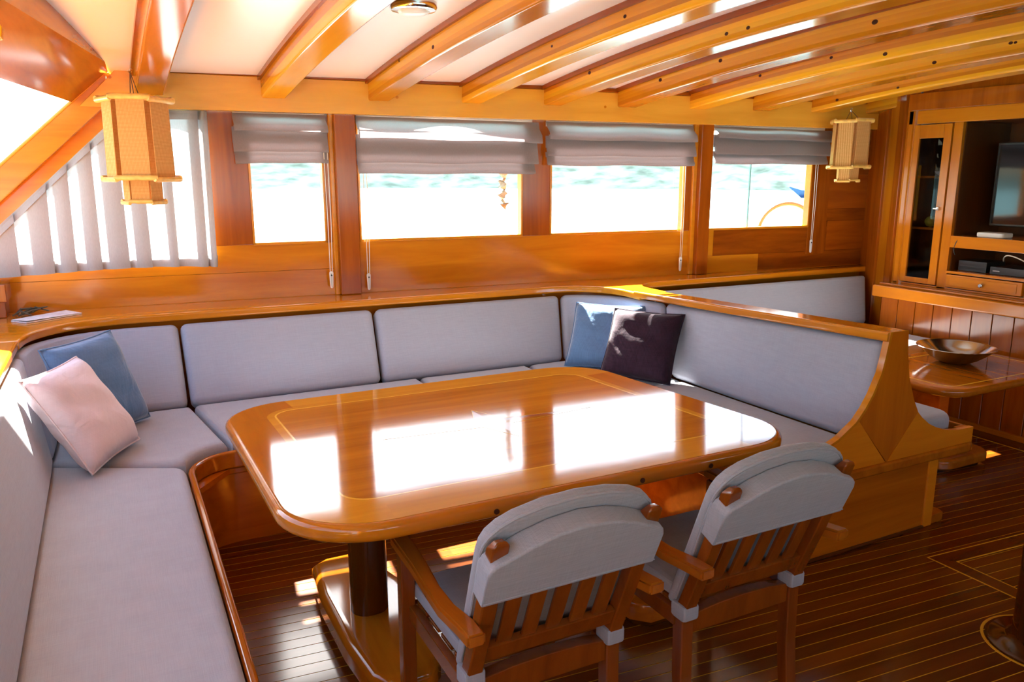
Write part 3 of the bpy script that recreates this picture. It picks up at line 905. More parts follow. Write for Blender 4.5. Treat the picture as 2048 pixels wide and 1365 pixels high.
# ================================================================== CHAIRS
def chair(loc, label):
    c = thing('armchair', label, 'chair', loc, 'wooden armchairs at the dining table')
    d = Vector((0, -.366, .931)); nf = Vector((0, .931, .366)); p0 = Vector((0, -.195, .38))
    def Lf(x, w, t): return tuple(p0 + d * w + nf * t + Vector((x, 0, 0)))
    for s in (-1, 1):
        # rear leg and back post in one piece
        b = bmesh.new(); R = []
        for (y, z), hw in (((-.215, 0), .019), ((-.195, .18), .021), ((-.19, .35), .022), ((-.205, .41), .022), ((-.275, .585), .021), ((-.352, .79 + .012), .020)):
            R.append([b.verts.new((s * .207 + a * .021, y + e * hw, z - e * (.006 if z > .4 else 0))) for a, e in ((-1, -1), (1, -1), (1, 1), (-1, 1))])
        tip = [b.verts.new((s * .207 + a * .011, -.360 + e * .010, .818)) for a, e in ((-1, -1), (1, -1), (1, 1), (-1, 1))]
        R.append(tip)
        for i in range(len(R) - 1):
            for j in range(4):
                b.faces.new((R[i][j], R[i][(j + 1) % 4], R[i + 1][(j + 1) % 4], R[i + 1][j]))
        b.faces.new(R[0][::-1]); b.faces.new(R[-1])
        bmesh.ops.bevel(b, geom=list(b.edges), offset=.003, segments=1, affect='EDGES')
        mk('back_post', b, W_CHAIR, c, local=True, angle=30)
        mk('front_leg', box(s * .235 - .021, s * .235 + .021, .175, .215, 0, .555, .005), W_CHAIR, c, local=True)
        # arm
        path = [(-.335, .0, .046), (-.26, -.003, .050), (-.16, .006, .044), (-.06, .004, .040), (.06, -.002, .046), (.16, 0, .052), (.235, .0, .050)]
        b = bmesh.new(); R = []
        for y, dx, w in path:
            x = s * (.252 - .02 * (y + .3) + dx)
            zc = .572 - .018 * math.sin(PI * min(1, max(0, (y + .335) / .5)))
            R.append([b.verts.new((x + a * w / 2, y, zc + e * .016)) for a, e in ((-1, -1), (1, -1), (1, 1), (-1, 1))])
        for i in range(len(R) - 1):
            for j in range(4):
                b.faces.new((R[i][j], R[i][(j + 1) % 4], R[i + 1][(j + 1) % 4], R[i + 1][j]))
        b.faces.new(R[0][::-1]); b.faces.new(R[-1])
        eds = [e for e in b.edges if abs(e.verts[0].co.y - e.verts[1].co.y) > .02 or e.verts[0].co.y < -.33 or e.verts[0].co.y > .23]
        bmesh.ops.bevel(b, geom=eds, offset=.006, segments=2, affect='EDGES')
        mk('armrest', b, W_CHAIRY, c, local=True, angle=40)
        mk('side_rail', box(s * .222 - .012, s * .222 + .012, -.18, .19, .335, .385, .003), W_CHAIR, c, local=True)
        # tie of the cover round the post
        mk('strap', box(s * .207 - .029, s * .207 + .029, -.226, -.164, .362, .412, .010), M_CHAIRF, c, local=True)
    for k in range(5):
        x = -.138 + .069 * k
        b = box(x - .021, x + .021, .10, .31, -.006, .006, .003)
        mk('back_slat', xf(b, lambda u, w, t: Lf(u, w, t)), W_CHAIR, c, local=True)
    mk('lower_back_rail', xf(box(-.187, .187, .062, .115, -.012, .012, .004), lambda u, w, t: Lf(u, w, t)), W_CHAIR, c, local=True)
    mk('top_back_rail', xf(box(-.187, .187, .30, .39, -.012, .012, .004), lambda u, w, t: Lf(u, w, t)), W_CHAIR, c, local=True)
    rr_ = [(-.187, .31), (.187, .31), (.187, .370), (.10, .387), (0, .393), (-.10, .387), (-.187, .370)]
    mk('seat_rail', prism(rr_, -.205, -.165, lambda u, v, h: (u, h - .012 * (1 - (u / .187) ** 2), v), .004), W_CHAIR, c, local=True)
    mk('front_rail', box(-.215, .215, .178, .205, .315, .385, .004), W_CHAIR, c, local=True)
    for k in range(4):
        y = -.13 + .09 * k
        mk('seat_slat', box(-.21, .21, y - .035, y + .035, .383, .395, .002), W_CHAIR, c, local=True)
    sc = mk('seat_pad', pad(rrect(-.215, .215, -.165, .225, .04, 5), .396, .448, .020, 5, hold=.02), M_CHAIRF, c, local=True, angle=60)
    rim = [(x, y, .440) for x, y in inset(rrect(-.215, .215, -.165, .225, .04, 5), .006)]
    mk('piping', tube(rim, .005, 6, True), M_CHAIRF, sc)
    # back pad with arched top, in front of the posts
    arch = [(-.225, .0), (.225, .0), (.236, .40), (.233, .430), (.222, .456), (.198, .480), (.16, .500), (.09, .518), (0, .525), (-.09, .518), (-.16, .500), (-.198, .480), (-.222, .456), (-.233, .430), (-.236, .40)]
    bp_ = mk('back_pad', xf(pad(arch, .030, .068, .016, 4, hold=.01), lambda u, w, t: Lf(u, w, t)), M_CHAIRF, c, local=True, angle=60)
    rim = [Lf(u, w, .034) for u, w in inset(arch, .004)]
    mk('piping', tube(rim, .0045, 6, True), M_CHAIRF, bp_)
    # sleeve over the top of the back, seen from behind
    sl = [(-.238, .298), (.238, .298), (.240, .395), (.234, .412), (.222, .424), (.185, .440), (.14, .462), (.08, .482), (0, .492), (-.08, .482), (-.14, .462), (-.185, .440), (-.222, .424), (-.234, .412), (-.240, .395)]
    mk('back_sleeve', xf(pad(sl, -.029, .030, .007, 3, hold=.004), lambda u, w, t: Lf(u, w, t)), M_CHAIRF, c, local=True, angle=60)
    hem = [Lf(u, .310, -.0295) for u in (-.236, -.1, 0, .1, .236)]
    mk('hem_seam', tube(hem, .0018, 5), M_CHAIRF, c, local=True)
    return c
chair((.907, 1.78, 0), 'wooden armchair with grey cover, the one beside the pedestal nearer the side settee')
chair((1.573, 1.775, 0), 'wooden armchair with grey cover, the one beside the flared end panel')

# ================================================================== COFFEE TABLE, BOWL, POLE
ct = thing('coffee_table', 'low glossy wooden coffee table with rounded corners beside the panelling', 'table', (4.25, 2.85, 0))
cto = rrect(3.72, 4.80, 2.37, 3.07, .16, 8)
mk('tabletop', pad(cto, .478, .522, .018, 5, rb=.02), W_BASE, ct, angle=60)
ci = inset(cto, .075)
mk('inlay_line', sweep2(ci, [(0, .5215), (.008, .5215), (.008, .5228), (0, .5228)], closed=True), W_INLAY, ct, smooth=False)
mk('pedestal', box(4.15, 4.24, 2.72, 2.92, .07, .478, .012), W_SET, ct)
mk('pedestal_base', pad(rrect(3.90, 4.36, 2.50, 3.10, .10, 8), .02, .075, .022, 4, rb=.005), W_BASE, ct, angle=60)
mk('pedestal_plinth', pad(rrect(3.93, 4.33, 2.53, 3.07, .09, 8), 0, .022, .003, 2), W_INSIDE, ct)
bz = .522
bowl_p = [(.055, 0), (.075, .001), (.12, .022), (.165, .055), (.205, .090), (.212, .093), (.209, .096), (.200, .092), (.16, .060), (.115, .028), (.06, .010), (.001, .008)]
bw = mk('bowl', lathe(bowl_p, 48, (4.36, 2.80, bz + .0006)), M_STEEL, angle=50)
tag(bw, 'wide shallow polished metal bowl on the coffee table', 'bowl')

pole = thing('pole', 'dark round wooden pole standing on an inlaid ring in the floor', 'pole', (2.76, 1.33, 0))
mk('shaft', lathe([(.10, .0), (.10, 2.17)], 32, (2.76, 1.33, 0)), W_DARK, pole, angle=50)
mk('collar', lathe([(.178, .0), (.178, .006), (.165, .012), (.12, .014), (.10, .03)], 40, (2.76, 1.33, 0)), W_DARK, pole, angle=50)
ring = [(2.76 + .187 * math.cos(a), 1.33 + .187 * math.sin(a)) for a in [2 * PI * k / 48 for k in range(48)]]
mk('inlay_ring', sweep2(ring, [(-.005, 0), (.005, 0), (.005, .0012), (-.005, .0012)], closed=True), W_CAULK, pole, smooth=False)

# floor hatch
ha = thing('floor_hatch', 'flush floor hatch with dark mitred border beside the round pole', 'hatch', (3.4, 1.7, 0))
def sk(x, y): return (x, y - PSL * (x - 2.985))
hx0, hx1, hy0, hy1, hb = 2.985, 3.95, 1.40, 1.93, .075
O_ = [(hx0, hy0), (hx1, hy0), (hx1, hy1), (hx0, hy1)]
I_ = [(hx0 + hb, hy0 + hb), (hx1 - hb, hy0 + hb), (hx1 - hb, hy1 - hb), (hx0 + hb, hy1 - hb)]
for k in range(4):
    n_ = (k + 1) % 4
    mk('border_board', prism([sk(*O_[k]), sk(*O_[n_]), sk(*I_[n_]), sk(*I_[k])], -.001, .0012), W_PLANK, ha, smooth=False)
for P_ in (O_, I_):
    mk('inlay_line', sweep2([sk(*p) for p in P_], [(-.002, 0), (.003, 0), (.003, .0018), (-.002, .0018)], closed=True), W_CAULK, ha, smooth=False)
# ================================================================== CABINET ON THE BULKHEAD
CX = 4.95
cab = thing('wall_cabinet', 'built-in varnished cabinet with glazed door and open television niche', 'cabinet', (5.2, 3.0, .85))
def cb(name, y0, y1, z0, z1, mat, x0=CX, x1=CX + .03, bev=.003, parent=cab):
    return mk(name, box(x0, x1, y0, y1, z0, z1, bev), mat, parent)
cb('stile', 3.645, 3.70, .85, 2.13, W_CAB)
cb('stile', 3.305, 3.368, .85, 1.93, W_CAB)
cb('top_rail', 1.2, 3.70, 1.93, 2.02, W_CABY)
cb('cornice', 1.2, 3.70, 2.02, 2.13, W_POST, CX - .015)
cb('niche_shelf', 2.15, 3.305, 1.128, 1.205, W_CABY, CX, CX + .50)
cb('lower_shelf', 2.15, 3.305, .958, .975, W_CABY, CX - .012, CX + .50)
cb('bottom_rail', 1.2, 3.70, .85, .862, W_CABY)
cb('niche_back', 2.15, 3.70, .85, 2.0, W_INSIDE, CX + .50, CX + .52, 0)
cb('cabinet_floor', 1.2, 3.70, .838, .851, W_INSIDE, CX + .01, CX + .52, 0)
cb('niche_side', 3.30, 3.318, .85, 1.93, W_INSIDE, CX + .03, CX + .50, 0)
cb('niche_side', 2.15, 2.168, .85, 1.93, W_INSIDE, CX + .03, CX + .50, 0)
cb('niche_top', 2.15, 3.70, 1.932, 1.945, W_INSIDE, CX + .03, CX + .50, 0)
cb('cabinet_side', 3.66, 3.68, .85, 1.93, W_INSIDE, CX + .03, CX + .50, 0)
cb('end_panel', 1.2, 2.15, .862, 1.93, W_CAB)
for z in (1.245, 1.59):
    cb('inner_shelf', 3.32, 3.66, z - .016, z, W_CABY, CX + .05, CX + .45, .002)
# glazed door
dr = mk('door', box(CX - .012, CX + .016, 3.60, 3.642, .868, 1.925, .003), W_CAB, cab)
for (a, b_, c_, d_) in ((3.372, 3.425, .868, 1.925), (3.425, 3.60, .868, .905), (3.425, 3.60, 1.835, 1.925)):
    mk('door_rail', box(CX - .012, CX + .016, a, b_, c_, d_, .003), W_CAB, dr)
mk('door_glass', box(CX + .0, CX + .004, 3.424, 3.601, .903, 1.837), M_GLASSD, dr, smooth=False)
lt = mk('latch', box(CX - .030, CX - .012, 3.395, 3.412, 1.365, 1.388, .004), M_CHROME, dr)
mk('latch_lever', box(CX - .038, CX - .028, 3.396, 3.428, 1.370, 1.382, .003), M_CHROME, dr)
# drawer
dw = mk('drawer', box(CX - .014, CX + .02, 2.80, 3.298, .866, .952, .006), W_CABY, cab)
mk('drawer_panel', box(CX - .018, CX - .012, 2.83, 3.268, .880, .938, .003), W_CABY, dw)
mk('knob', xf(lathe([(.007, 0), (.006, .012), (.013, .020), (.014, .026), (.009, .031)], 20), lambda a, b2, h: (CX - .014 - h, 3.046 + a, .905 + b2)), M_CHROME, dw)
cb('stile', 2.15, 2.795, .862, .955, W_CABY)

tv = thing('television', 'black flat television standing inside the cabinet niche', 'television', (CX + .28, 2.72, 1.205))
mk('casing', box(CX + .22, CX + .26, 2.25, 3.20, 1.27, 1.80, .006), M_BLACK, tv)
mk('screen', box(CX + .2185, CX + .2205, 2.265, 3.185, 1.285, 1.785), M_SCREEN, tv, smooth=False)
mk('stand', box(CX + .16, CX + .32, 2.55, 2.90, 1.205, 1.22, .004), M_BLACK, tv)
mk('stand_neck', box(CX + .23, CX + .27, 2.68, 2.78, 1.215, 1.30, .004), M_BLACK, tv)
ro = thing('router_box', 'small white box on the niche shelf below the television', 'box', (CX + .1, 3.08, 1.205))
mk('shell', pad(rrect(CX + .04, CX + .16, 2.99, 3.165, .02, 5), 1.2055, 1.236, .008, 3), M_WHITEP, ro, angle=50)
mk('foot', box(CX + .06, CX + .14, 3.01, 3.14, 1.2052, 1.208), M_BLACK, ro, smooth=False)
r1 = thing('media_receiver', 'black media receiver with slotted front in the low niche', 'receiver', (CX + .15, 3.18, .975))
mk('casing', box(CX + .06, CX + .26, 3.08, 3.27, .976, 1.045, .004), M_BLACK, r1)
for z in (.99, 1.012, 1.034):
    mk('front_trim', box(CX + .057, CX + .061, 3.085, 3.265, z - .002, z + .002), plain('dark_grey_trim', lin(.05, .05, .055), .25), r1, smooth=False)
r2 = thing('disc_player', 'low black disc player with small silver badge in the low niche', 'player', (CX + .15, 2.9, .975))
mk('casing', box(CX + .05, CX + .28, 2.72, 3.05, .976, 1.025, .004), M_BLACK, r2)
mk('badge', box(CX + .047, CX + .051, 2.985, 3.03, .995, 1.003), M_CHROME, r2, smooth=False)
cbl = mk('cable', tube(bez((CX + .20, 3.06, 1.05), (CX + .05, 2.98, 1.13), (CX + .04, 2.90, 1.11), (CX + .10, 2.78, 1.03), 14), .004, 6), M_CORD)
tag(cbl, 'pale looped cable lying over the black disc player', 'cable')
cbl2 = mk('cable', tube(bez((CX + .03, 3.24, 1.206), (CX - .012, 3.25, 1.20), (CX - .010, 3.285, 1.12), (CX + .03, 3.28, 1.08), 12), .003, 6), M_RUB)
tag(cbl2, 'thin black cable hanging over the niche shelf edge', 'cable')
lm = mk('lime', lathe([(.004, 0), (.028, .008), (.040, .030), (.040, .045), (.026, .066), (.004, .074)], 20, (CX + .12, 3.54, 1.2455)), M_LIME, angle=60)
tag(lm, 'yellow-green round fruit on the shelf behind the glazed door', 'fruit')
bt = thing('bottle', 'thin red bottle on the shelf behind the glazed door', 'bottle', (CX + .12, 3.455, 1.245))
mk('bottle_body', lathe([(.012, 0), (.013, .02), (.013, .10), (.007, .125), (.007, .15)], 16, (CX + .12, 3.455, 1.2455)), M_REDG, bt)
mk('cap', lathe([(.009, .15), (.009, .17)], 16, (CX + .12, 3.455, 1.2455)), M_WHITEP, bt)
pt = mk('dish', lathe([(.03, 0), (.05, .012), (.062, .03), (.058, .03), (.04, .012), (.002, .008)], 24, (CX + .15, 3.50, 1.5905)), M_WHITEP)
tag(pt, 'small white dish on the upper shelf behind the glazed door', 'dish')

# ================================================================== ROMAN BLINDS
def blind(s0, s1, zs, label, seed, cord_s, cord_z, droop=0.0, cord_side=.055):
    c0 = (s0 + s1) / 2
    t = thing('roman_blind', label, 'blind', (c0, 4.69 - .077 * c0 - .03, zs[-1]), 'raised roman blinds')
    rk = random.Random(seed)
    n = 28
    offs = [.064, .052, .040]
    for k in range(3):
        zt, zbm = zs[k], zs[k + 1]
        zt2 = zt if k == 0 else zt + .022
        H = zt2 - zbm
        o = offs[k]
        prof = [(o - .018 if k else .02, zt2), (o - .006 if k else .03, zt2 - H * .3), (o + .004, zt2 - H * .6), (o + .012, zbm + .02), (o + .014, zbm + .006), (o + .009, zbm), (o + .001, zbm + .006)]
        if k == 0: prof += [(o - .010, zbm + .028)]
        else: prof += [(o - .008, zbm + .04), (o - .014, zbm + H * 1.02), (o - .020, zbm + .05), (o - .024, zbm + H * 1.02)]
        ph = rk.uniform(0, 6)
        b = bmesh.new(); R = []
        x0 = s0 - (.006 if k == 1 else 0) ; x1 = s1 + (droop if k == 0 else droop * .4 if k == 1 else 0)
        for i in range(n + 1):
            u = i / n; s = x0 + (x1 - x0) * u
            wob = .0022 * math.sin(3.3 * u * (s1 - s0) * 3 + ph) + .0015 * math.sin(11 * u + ph)
            edge = max(0, u - .9) / .1
            R.append([b.verts.new((s, max(.012, oo + wob * (1 if zz < zt2 - .01 else 0) + edge * droop * .25), zz + wob * .8 * (1 if zz < zt2 - .01 else 0) - (k == 0) * droop * .25 * u)) for oo, zz in prof])
        for i in range(n):
            for j in range(len(prof) - 1):
                b.faces.new((R[i][j], R[i + 1][j], R[i + 1][j + 1], R[i][j + 1]))
        mk('fold', wall_xf(b), M_BLIND, t, angle=70)
    mk('headrail', wall_xf(box(s0 + .005, s1 - .005, .010, .0195, zs[0] - .030, 1.9298, .001)), M_WHITEP, t)
    # pull cord with its tensioner
    zc = cord_z
    for dx in (-.010, .010):
        mk('pull_cord', wall_xf(tube([(cord_s + dx, cord_side, zs[-1] + .06), (cord_s + dx * .9 + .004, cord_side, (zs[-1] + zc) / 2), (cord_s + dx * .6, cord_side + .002, zc + .03)], .0022, 6)), M_CORD, t)
    tn = wall_xf(xf(pad(rrect(-.012, .012, -.055, .045, .0115, 6), 0, .008, .003, 2), lambda u, v, h: (cord_s + u * (1 - (.3 if v < -.02 else 0)), cord_side - .004 + h, zc + v)))
    tt = mk('cord_tensioner', tn, M_WHITEP, t)
    mk('screw', wall_xf(xf(lathe([(.005, 0), (.005, .002)], 10), lambda a, b2, h: (cord_s + a, cord_side + .004 + h, zc + .022 + b2))), M_BLACK, tt)
    return t
blind(.665, 1.165, (1.928, 1.83, 1.722, 1.660), 'narrow raised grey blind next to the curtain', 1, 1.150, 1.0, 0, .05)
blind(1.335, 2.452, (1.928, 1.800, 1.665, 1.603), 'widest raised grey blind, hanging lowest of the four', 2, 1.375, .975, .035, .03)
blind(2.54, 3.655, (1.928, 1.815, 1.715, 1.655), 'raised grey blind between the second and third window posts', 3, 3.59, .985, 0, .03)
blind(3.825, 4.83, (1.928, 1.845, 1.735, 1.672), 'raised grey blind beside the smaller bamboo lantern', 4, 4.765, 1.07, .05, .03)

# ================================================================== CURTAIN
def curt_top(s): return min(1.927, .805 + .9404 * (s + 1.05))
hx = [(0, -.489), (200, -.048), (430, .515)]
def px2s(p):
    for (a, sa), (b_, sb) in zip(hx, hx[1:]):
        if p <= b_: return sa + (sb - sa) * (p - a) / (b_ - a)
    return hx[-1][1]
gaps = [(-45, -22), (38, 65), (110, 123), (156, 176), (207, 219), (258, 270), (301, 337), (357, 397), (419, 426)]
gaps = [(px2s(a), px2s(b_)) for a, b_ in gaps]
plan = []
cur = -.62
for g0, g1 in gaps + [(.535, .536)]:
    a, b_ = cur, g0
    w = b_ - a
    # three layers across the pleat, one across the gap
    m_ = 6
    plan += [(a + w * i / m_, .072 + .010 * math.sin(PI * i / m_)) for i in range(m_ + 1)]
    plan += [(b_ - w * .96 * i / m_, .060 - .004 * math.sin(PI * i / m_)) for i in range(1, m_ + 1)]
    plan += [(a + w * (.04 + .96 * i / m_), .048 + .002 * i / m_) for i in range(1, m_ + 1)]
    plan += [(b_ + (g1 - b_) * .5, .052)]
    cur = g1
cu = thing('curtain', 'pleated sheer grey curtain over the sloping quarter window', 'curtain', (0, 4.63, 1.1))
ZB = 1.103
def sheet(pl, zf0, zf1, off, rows=6):
    b = bmesh.new(); R = []
    for s, o in pl:
        z0, z1 = zf0(s), zf1(s)
        R.append([b.verts.new((s + (.006 * math.sin(9 * s) * (1 - j / rows)), o + off + .012 * (1 - j / rows), z0 + (z1 - z0) * j / rows)) for j in range(rows + 1)])
    for i in range(len(R) - 1):
        for j in range(rows):
            b.faces.new((R[i][j], R[i + 1][j], R[i + 1][j + 1], R[i][j + 1]))
    return b
mk('curtain_cloth', wall_xf(sheet(plan, lambda s: ZB + .012 * math.sin(4 * s + 1), curt_top, 0)), M_CURT, cu, angle=80)
mk('hem', wall_xf(sheet(plan, lambda s: ZB + .012 * math.sin(4 * s + 1), lambda s: ZB + .062, -.003, 2)), M_CURT, cu, angle=80)
mk('heading', wall_xf(sheet(plan, lambda s: curt_top(s) - .045, curt_top, -.003, 2)), M_CURT, cu, angle=80)

mk('curtain_rail', wall_xf(box(.17, .535, .0, .040, 1.910, 1.9298, .002)), M_WHITEP, cu)

# ================================================================== LANTERNS
def mat_weave():
    m, nt, b = _mat('woven_bamboo_mat')
    N, L = nt.nodes, nt.links
    out = N['Material Output']
    tc = N.new('ShaderNodeTexCoord')
    cr = []
    for ax in ('Z', 'X'):
        wv = N.new('ShaderNodeTexWave'); wv.wave_type = 'BANDS'; wv.bands_direction = ax
        wv.inputs['Scale'].default_value = 55; wv.inputs['Distortion'].default_value = 1.2; wv.inputs['Detail'].default_value = 2
        L.new(tc.outputs['Object'], wv.inputs['Vector'])
        cr.append(wv)
    mu = N.new('ShaderNodeMath'); mu.operation = 'MULTIPLY'
    L.new(cr[0].outputs['Fac'], mu.inputs[0]); L.new(cr[1].outputs['Fac'], mu.inputs[1])
    rp = N.new('ShaderNodeValToRGB')
    rp.color_ramp.elements[0].position = 0.0; rp.color_ramp.elements[0].color = lin(.62, .31, .085)
    rp.color_ramp.elements[1].position = .4; rp.color_ramp.elements[1].color = lin(.86, .54, .22)
    L.new(mu.outputs[0], rp.inputs['Fac'])
    df = N.new('ShaderNodeBsdfDiffuse'); tr = N.new('ShaderNodeBsdfTranslucent')
    L.new(rp.outputs[0], df.inputs['Color']); L.new(rp.outputs[0], tr.inputs['Color'])
    mx = N.new('ShaderNodeMixShader'); mx.inputs['Fac'].default_value = .35
    L.new(df.outputs[0], mx.inputs[1]); L.new(tr.outputs[0], mx.inputs[2]); L.new(mx.outputs[0], out.inputs['Surface'])
    N.remove(b)
    return m
M_MAT = mat_weave()
def lantern(loc, ztop, sc, hook, rot, label):
    t = thing('bamboo_lantern', label, 'lantern', (loc[0], loc[1], ztop - .475 * sc), 'hanging bamboo lanterns')
    x0, y0 = loc
    def hexp(R, k, z): 
        a = rot + PI / 3 * k
        return Vector((x0 + R * sc * math.cos(a), y0 + R * sc * math.sin(a), z))
    zt, zm, zl = ztop, ztop - .365 * sc, ztop - .475 * sc
    for R, z, rad, ext in ((.165, zt, .014, .14), (.170, zm, .013, .16), (.098, zl, .010, .10)):
        for k in range(6):
            a, b_ = hexp(R, k, z), hexp(R, k + 1, z)
            e = (b_ - a) * ext * .35
            dz = Vector((0, 0, .004 if k % 2 else -.004))
            q = [a - e + dz, a.lerp(b_, .02) + dz, a.lerp(b_, .5) + dz, a.lerp(b_, .98) + dz, b_ + e + dz]
            mk('bamboo_rod', tube(q, [rad * sc * .75, rad * sc, rad * sc * .96, rad * sc, rad * sc * .75], 10), M_BAMBOO, t, angle=50)
    for (Ra, za, Rb, zb_, fr) in ((.150, zt, .156, zm, .80), (.088, zm, .088, zl, .9)):
        for k in range(6):
            a0, a1 = hexp(Ra, k, za), hexp(Ra, k + 1, za); b0, b1 = hexp(Rb, k, zb_), hexp(Rb, k + 1, zb_)
            f0, f1 = (1 - fr) / 2, (1 + fr) / 2
            A0, A1, B0, B1 = a0.lerp(a1, f0), a0.lerp(a1, f1), b0.lerp(b1, f0), b0.lerp(b1, f1)
            n_ = ((a0 + a1) / 2 - Vector((x0, y0, za))).normalized() * .0015
            b = bmesh.new()
            P1 = [b.verts.new(p + n_) for p in (A0, A1, B1, B0)]; P2 = [b.verts.new(p - n_) for p in (A0, A1, B1, B0)]
            b.faces.new(P1); b.faces.new(P2[::-1])
            for i in range(4): b.faces.new((P1[i], P1[(i + 1) % 4], P2[(i + 1) % 4], P2[i]))
            mk('mat_panel', b, M_MAT, t, smooth=False)
    h = Vector(hook)
    mk('bamboo_rod', tube([hexp(.16, 0, zt), hexp(.16, 3, zt)], .009 * sc, 8), M_BAMBOO, t, angle=50)
    e0, e1 = hexp(.16, 0, zt + .008 * sc), hexp(.16, 3, zt + .008 * sc)
    for f in (.30, .50, .66):
        mk('hanging_string', tube([e0.lerp(e1, f), h], .0022 * sc, 5), M_STRING, t)
    mk('hook', tube([h + Vector((.012, 0, .012)), h + Vector((.0, 0, .012)), h + Vector((-.008, 0, 0)), h + Vector((0, 0, -.008)), h + Vector((.008, 0, 0))], .0028, 6), M_CHROME, t)
    return t
lantern((.180, 4.26), 1.945, 1.0, (.172, 4.285, 2.075), math.radians(-72), 'large hanging bamboo lantern in front of the curtain')
lantern((4.75, 4.0), 1.965, .86, (4.79, 4.05, 2.045), math.radians(-68), 'smaller hanging bamboo lantern beside the last window')

# ================================================================== PILLOWS
def pillow(mid, X, Z, w, h, t, mat, label, seed, pip=None):
    X = Vector(X).normalized(); Z = Vector(Z); Z = (Z - X * Z.dot(X)).normalized(); Y = Z.cross(X)
    b, rim = pillow_mesh(w, h, t, 20, .03, seed)
    M_ = Matrix.Translation(Vector(mid)) @ Matrix(((X.x, Y.x, Z.x, 0), (X.y, Y.y, Z.y, 0), (X.z, Y.z, Z.z, 0), (0, 0, 0, 1)))
    for v in b.verts: v.co = M_ @ v.co
    p = mk('pillow', b, mat, None, angle=80)
    tag(p, label, 'pillow')
    mk('piping', tube([M_ @ r for r in rim], .0045, 6, True), pip or mat, p)
    return p
pillow((-.045, 3.405, .486), (.43, .90, 0), (-.30, .50, .78), .41, .43, .15, M_PINK, 'pale pink pillow leaning against the blue one in the corner', 1)
pillow((-.030, 3.765, .482), (.60, .80, 0), (-.17, .36, .88), .44, .44, .13, M_BLUE, 'blue velvet pillow behind the pale pink pillow', 2)
pillow((2.508, 3.750, .482), (.677, -.736, 0), (.42, .39, .82), .43, .42, .15, M_BLUE, 'blue velvet pillow behind the plum pillow', 3)
pillow((2.535, 3.452, .480), (.53, -.85, 0), (.42, .26, .87), .42, .41, .16, M_DARKP, 'dark plum velvet pillow against the partition cushion', 4)

# ================================================================== SMALL THINGS
lampc = (1.115, 2.985); lz = zb(2.985) + BEAM_D
lp = thing('ceiling_lamp', 'round chrome ceiling lamp with frosted lens between two beams', 'lamp', (lampc[0], lampc[1], lz - .06))
mk('housing', lathe([(.030, .0), (.030, -.018), (.078, -.020), (.088, -.026), (.090, -.046), (.084, -.056), (.062, -.060)], 40, (lampc[0], lampc[1], lz)), M_CHROME, lp, angle=40)
mk('lens', lathe([(.062, -.058), (.055, -.066), (.035, -.072), (.002, -.074)], 40, (lampc[0], lampc[1], lz)), M_LENS, lp, angle=60)
mg = thing('magazine', 'glossy grey magazine lying on the ledge in the corner', 'magazine', (-.30, 4.50, .90))
mgp = [(-.45, 4.43), (-.38, 4.345), (-.15, 4.52), (-.225, 4.62)]
mk('page_block', prism(mgp, .9012, .9072, None), M_PAPER, mg, smooth=False)
mk('cover', prism([(x + .002, y - .002) for x, y in mgp], .9074, .9088, lambda x, y, z: (x, y, z + .006 * math.sin((x + .5) * 9))), M_PAPER, mg, smooth=False)
sp = thing('dried_sprig', 'dried twig sprig lying behind the magazine', 'twig', (-.46, 4.60, .90))
rk = random.Random(3)
for k in range(9):
    p0 = Vector((-.455 + .008 * k, 4.60 + rk.uniform(-.03, .03), .906))
    mk('twig', tube([p0, p0 + Vector((rk.uniform(.02, .05), rk.uniform(-.03, .03), rk.uniform(.008, .03))), p0 + Vector((rk.uniform(.06, .10), rk.uniform(-.04, .04), rk.uniform(.0, .04)))], [.004, .006, .003], 5), M_SPRIG, sp)

# ================================================================== OUTSIDE
def sea_mat():
    m, nt, b = _mat('sea_water')
    N, L = nt.nodes, nt.links
    b.inputs['Base Color'].default_value = lin(.10, .22, .24)
    b.inputs['Roughness'].default_value = .30
    b.inputs['IOR'].default_value = 1.33
    tc = N.new('ShaderNodeTexCoord'); nz = N.new('ShaderNodeTexNoise'); nz.inputs['Scale'].default_value = 1.2; nz.inputs['Detail'].default_value = 4
    L.new(tc.outputs['Object'], nz.inputs['Vector'])
    bp = N.new('ShaderNodeBump'); bp.inputs['Strength'].default_value = .7; bp.inputs['Distance'].default_value = .25
    L.new(nz.outputs['Fac'], bp.inputs['Height']); L.new(bp.outputs[0], b.inputs['Normal'])
    return m
SEA = sea_mat()
sb = bmesh.new()
g = [-2500, -300, -60, -12, 0, 12, 60, 300, 2500]
V = {(i, j): sb.verts.new((x, y, -2.0)) for i, x in enumerate(g) for j, y in enumerate(g)}
for i in range(8):
    for j in range(8):
        sb.faces.new((V[i, j], V[i + 1, j], V[i + 1, j + 1], V[i, j + 1]))
struct(mk('sea', sb, SEA, smooth=False))
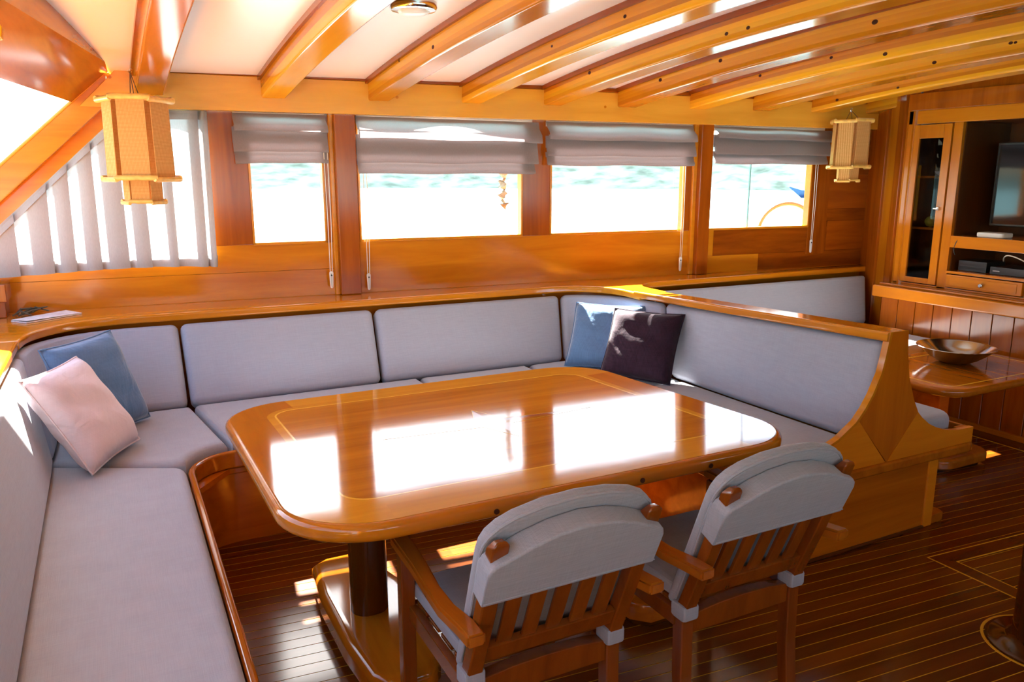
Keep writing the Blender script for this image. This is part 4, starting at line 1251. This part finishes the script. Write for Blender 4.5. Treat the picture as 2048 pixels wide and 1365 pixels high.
# hillside across the bay
from mathutils import noise as mnoise
hb_ = bmesh.new(); R = []
na, nr = 150, 16
for i in range(na + 1):
    az = math.radians(-70 + 190 * i / na)
    d0 = 215 - 32 * max(0, min(1, (math.degrees(az) - 20) / 35)) + 6 * mnoise.noise(Vector((az * 9, 0, 0)))
    row = []
    for j in range(nr + 1):
        d = d0 + j * 16
        cap = 3 + 11 * max(0, min(1, (math.degrees(az) + 2) / 10))
        hgt = -2.2 + min(cap, (j * 16) * .26) + (0 if j == 0 else .14 * cap * mnoise.fractal(Vector((az * 14, j * .35, 1.3)), 1.0, 2.0, 4))
        row.append(hb_.verts.new((d * math.sin(az), d * math.cos(az), hgt)))
    R.append(row)
for i in range(na):
    for j in range(nr):
        hb_.faces.new((R[i][j], R[i + 1][j], R[i + 1][j + 1], R[i][j + 1]))
M_HILL = plain('scrub_hillside', lin(.040, .060, .057), 1.0, noise=.5, nscale=.2, spec=0.0)
struct(mk('hills', hb_, M_HILL, angle=180))

bow = Vector((97.5, 92.2)); ax = Vector((.69, -.724))
bt2 = thing('moored_boat', 'dark blue hulled wooden boat moored near the far shore', 'boat', (bow.x + 6 * ax.x, bow.y + 6 * ax.y, -2.0))
secs = [(-.6, .05, 1.75, 1.55), (1.2, .9, 1.45, 0), (3.5, 1.7, 1.2, 0), (7, 2.1, 1.0, 0), (11, 2.0, 1.1, 0), (14, 1.5, 1.4, 0)]
def hull(w0, w1):
    b = bmesh.new(); R = []
    nv = Vector((-ax.y, ax.x))
    for s, hw, top, bot in secs:
        lo, hi = bot + (top - bot) * w0, bot + (top - bot) * w1
        ring_ = []
        for sgn in (-1, 1):
            for z, k in ((lo, .75 + .25 * w0), (hi, .75 + .25 * w1)):
                p = bow + ax * s + nv * hw * k * sgn
                ring_.append((p.x, p.y, -2.0 + z))
        R.append([b.verts.new(ring_[i]) for i in (0, 1, 3, 2)])
    for i in range(len(R) - 1):
        for j in range(4):
            b.faces.new((R[i][j], R[i][(j + 1) % 4], R[i + 1][(j + 1) % 4], R[i + 1][j]))
    b.faces.new(R[0][::-1]); b.faces.new(R[-1])
    return b
mk('hull', hull(0, .82), plain('navy_hull_paint', lin(.02, .05, .16), .3), bt2)
mk('sheer_strake', hull(.82, 1.0), M_WHITEP, bt2)
p = bow + ax * 9
mk('deckhouse', xf(box(-2.6, 2.6, -1.2, 1.2, 0, 1.3, .1), lambda u, v, w: (p.x + ax.x * u - ax.y * v, p.y + ax.y * u + ax.x * v, -1.0 + w)), M_WHITEP, bt2)
p2 = bow + ax * 6
mk('mast', tube([(p2.x, p2.y, -1.0), (p2.x, p2.y, 11)], .09, 8), W_GOLD, bt2)
# deck gear just outside the panes
hoop = mk('deck_hoop', tube([(5.03 + .235 * math.cos(a), 4.80 - .08 * math.cos(a), 1.13 + .235 * math.sin(a)) for a in [2 * PI * k / 40 for k in range(40)]], .018, 8, True), plain('pale_hoop_wood', lin(.34, .22, .12), .5))
tag(hoop, 'pale wooden hoop outside the last window', 'hoop')
rp = mk('hanging_rope', tube([(2.50 + .02 * math.sin(k * 1.7), 5.0 + .015 * math.cos(k * 2.3), 1.70 - k * .025) for k in range(14)], [.022 + .012 * math.sin(k * 2.1) for k in range(14)], 8), plain('tan_rope', lin(.22, .19, .12), .9, noise=.3, nscale=60))
tag(rp, 'bunched tan rope hanging outside the widest window', 'rope')
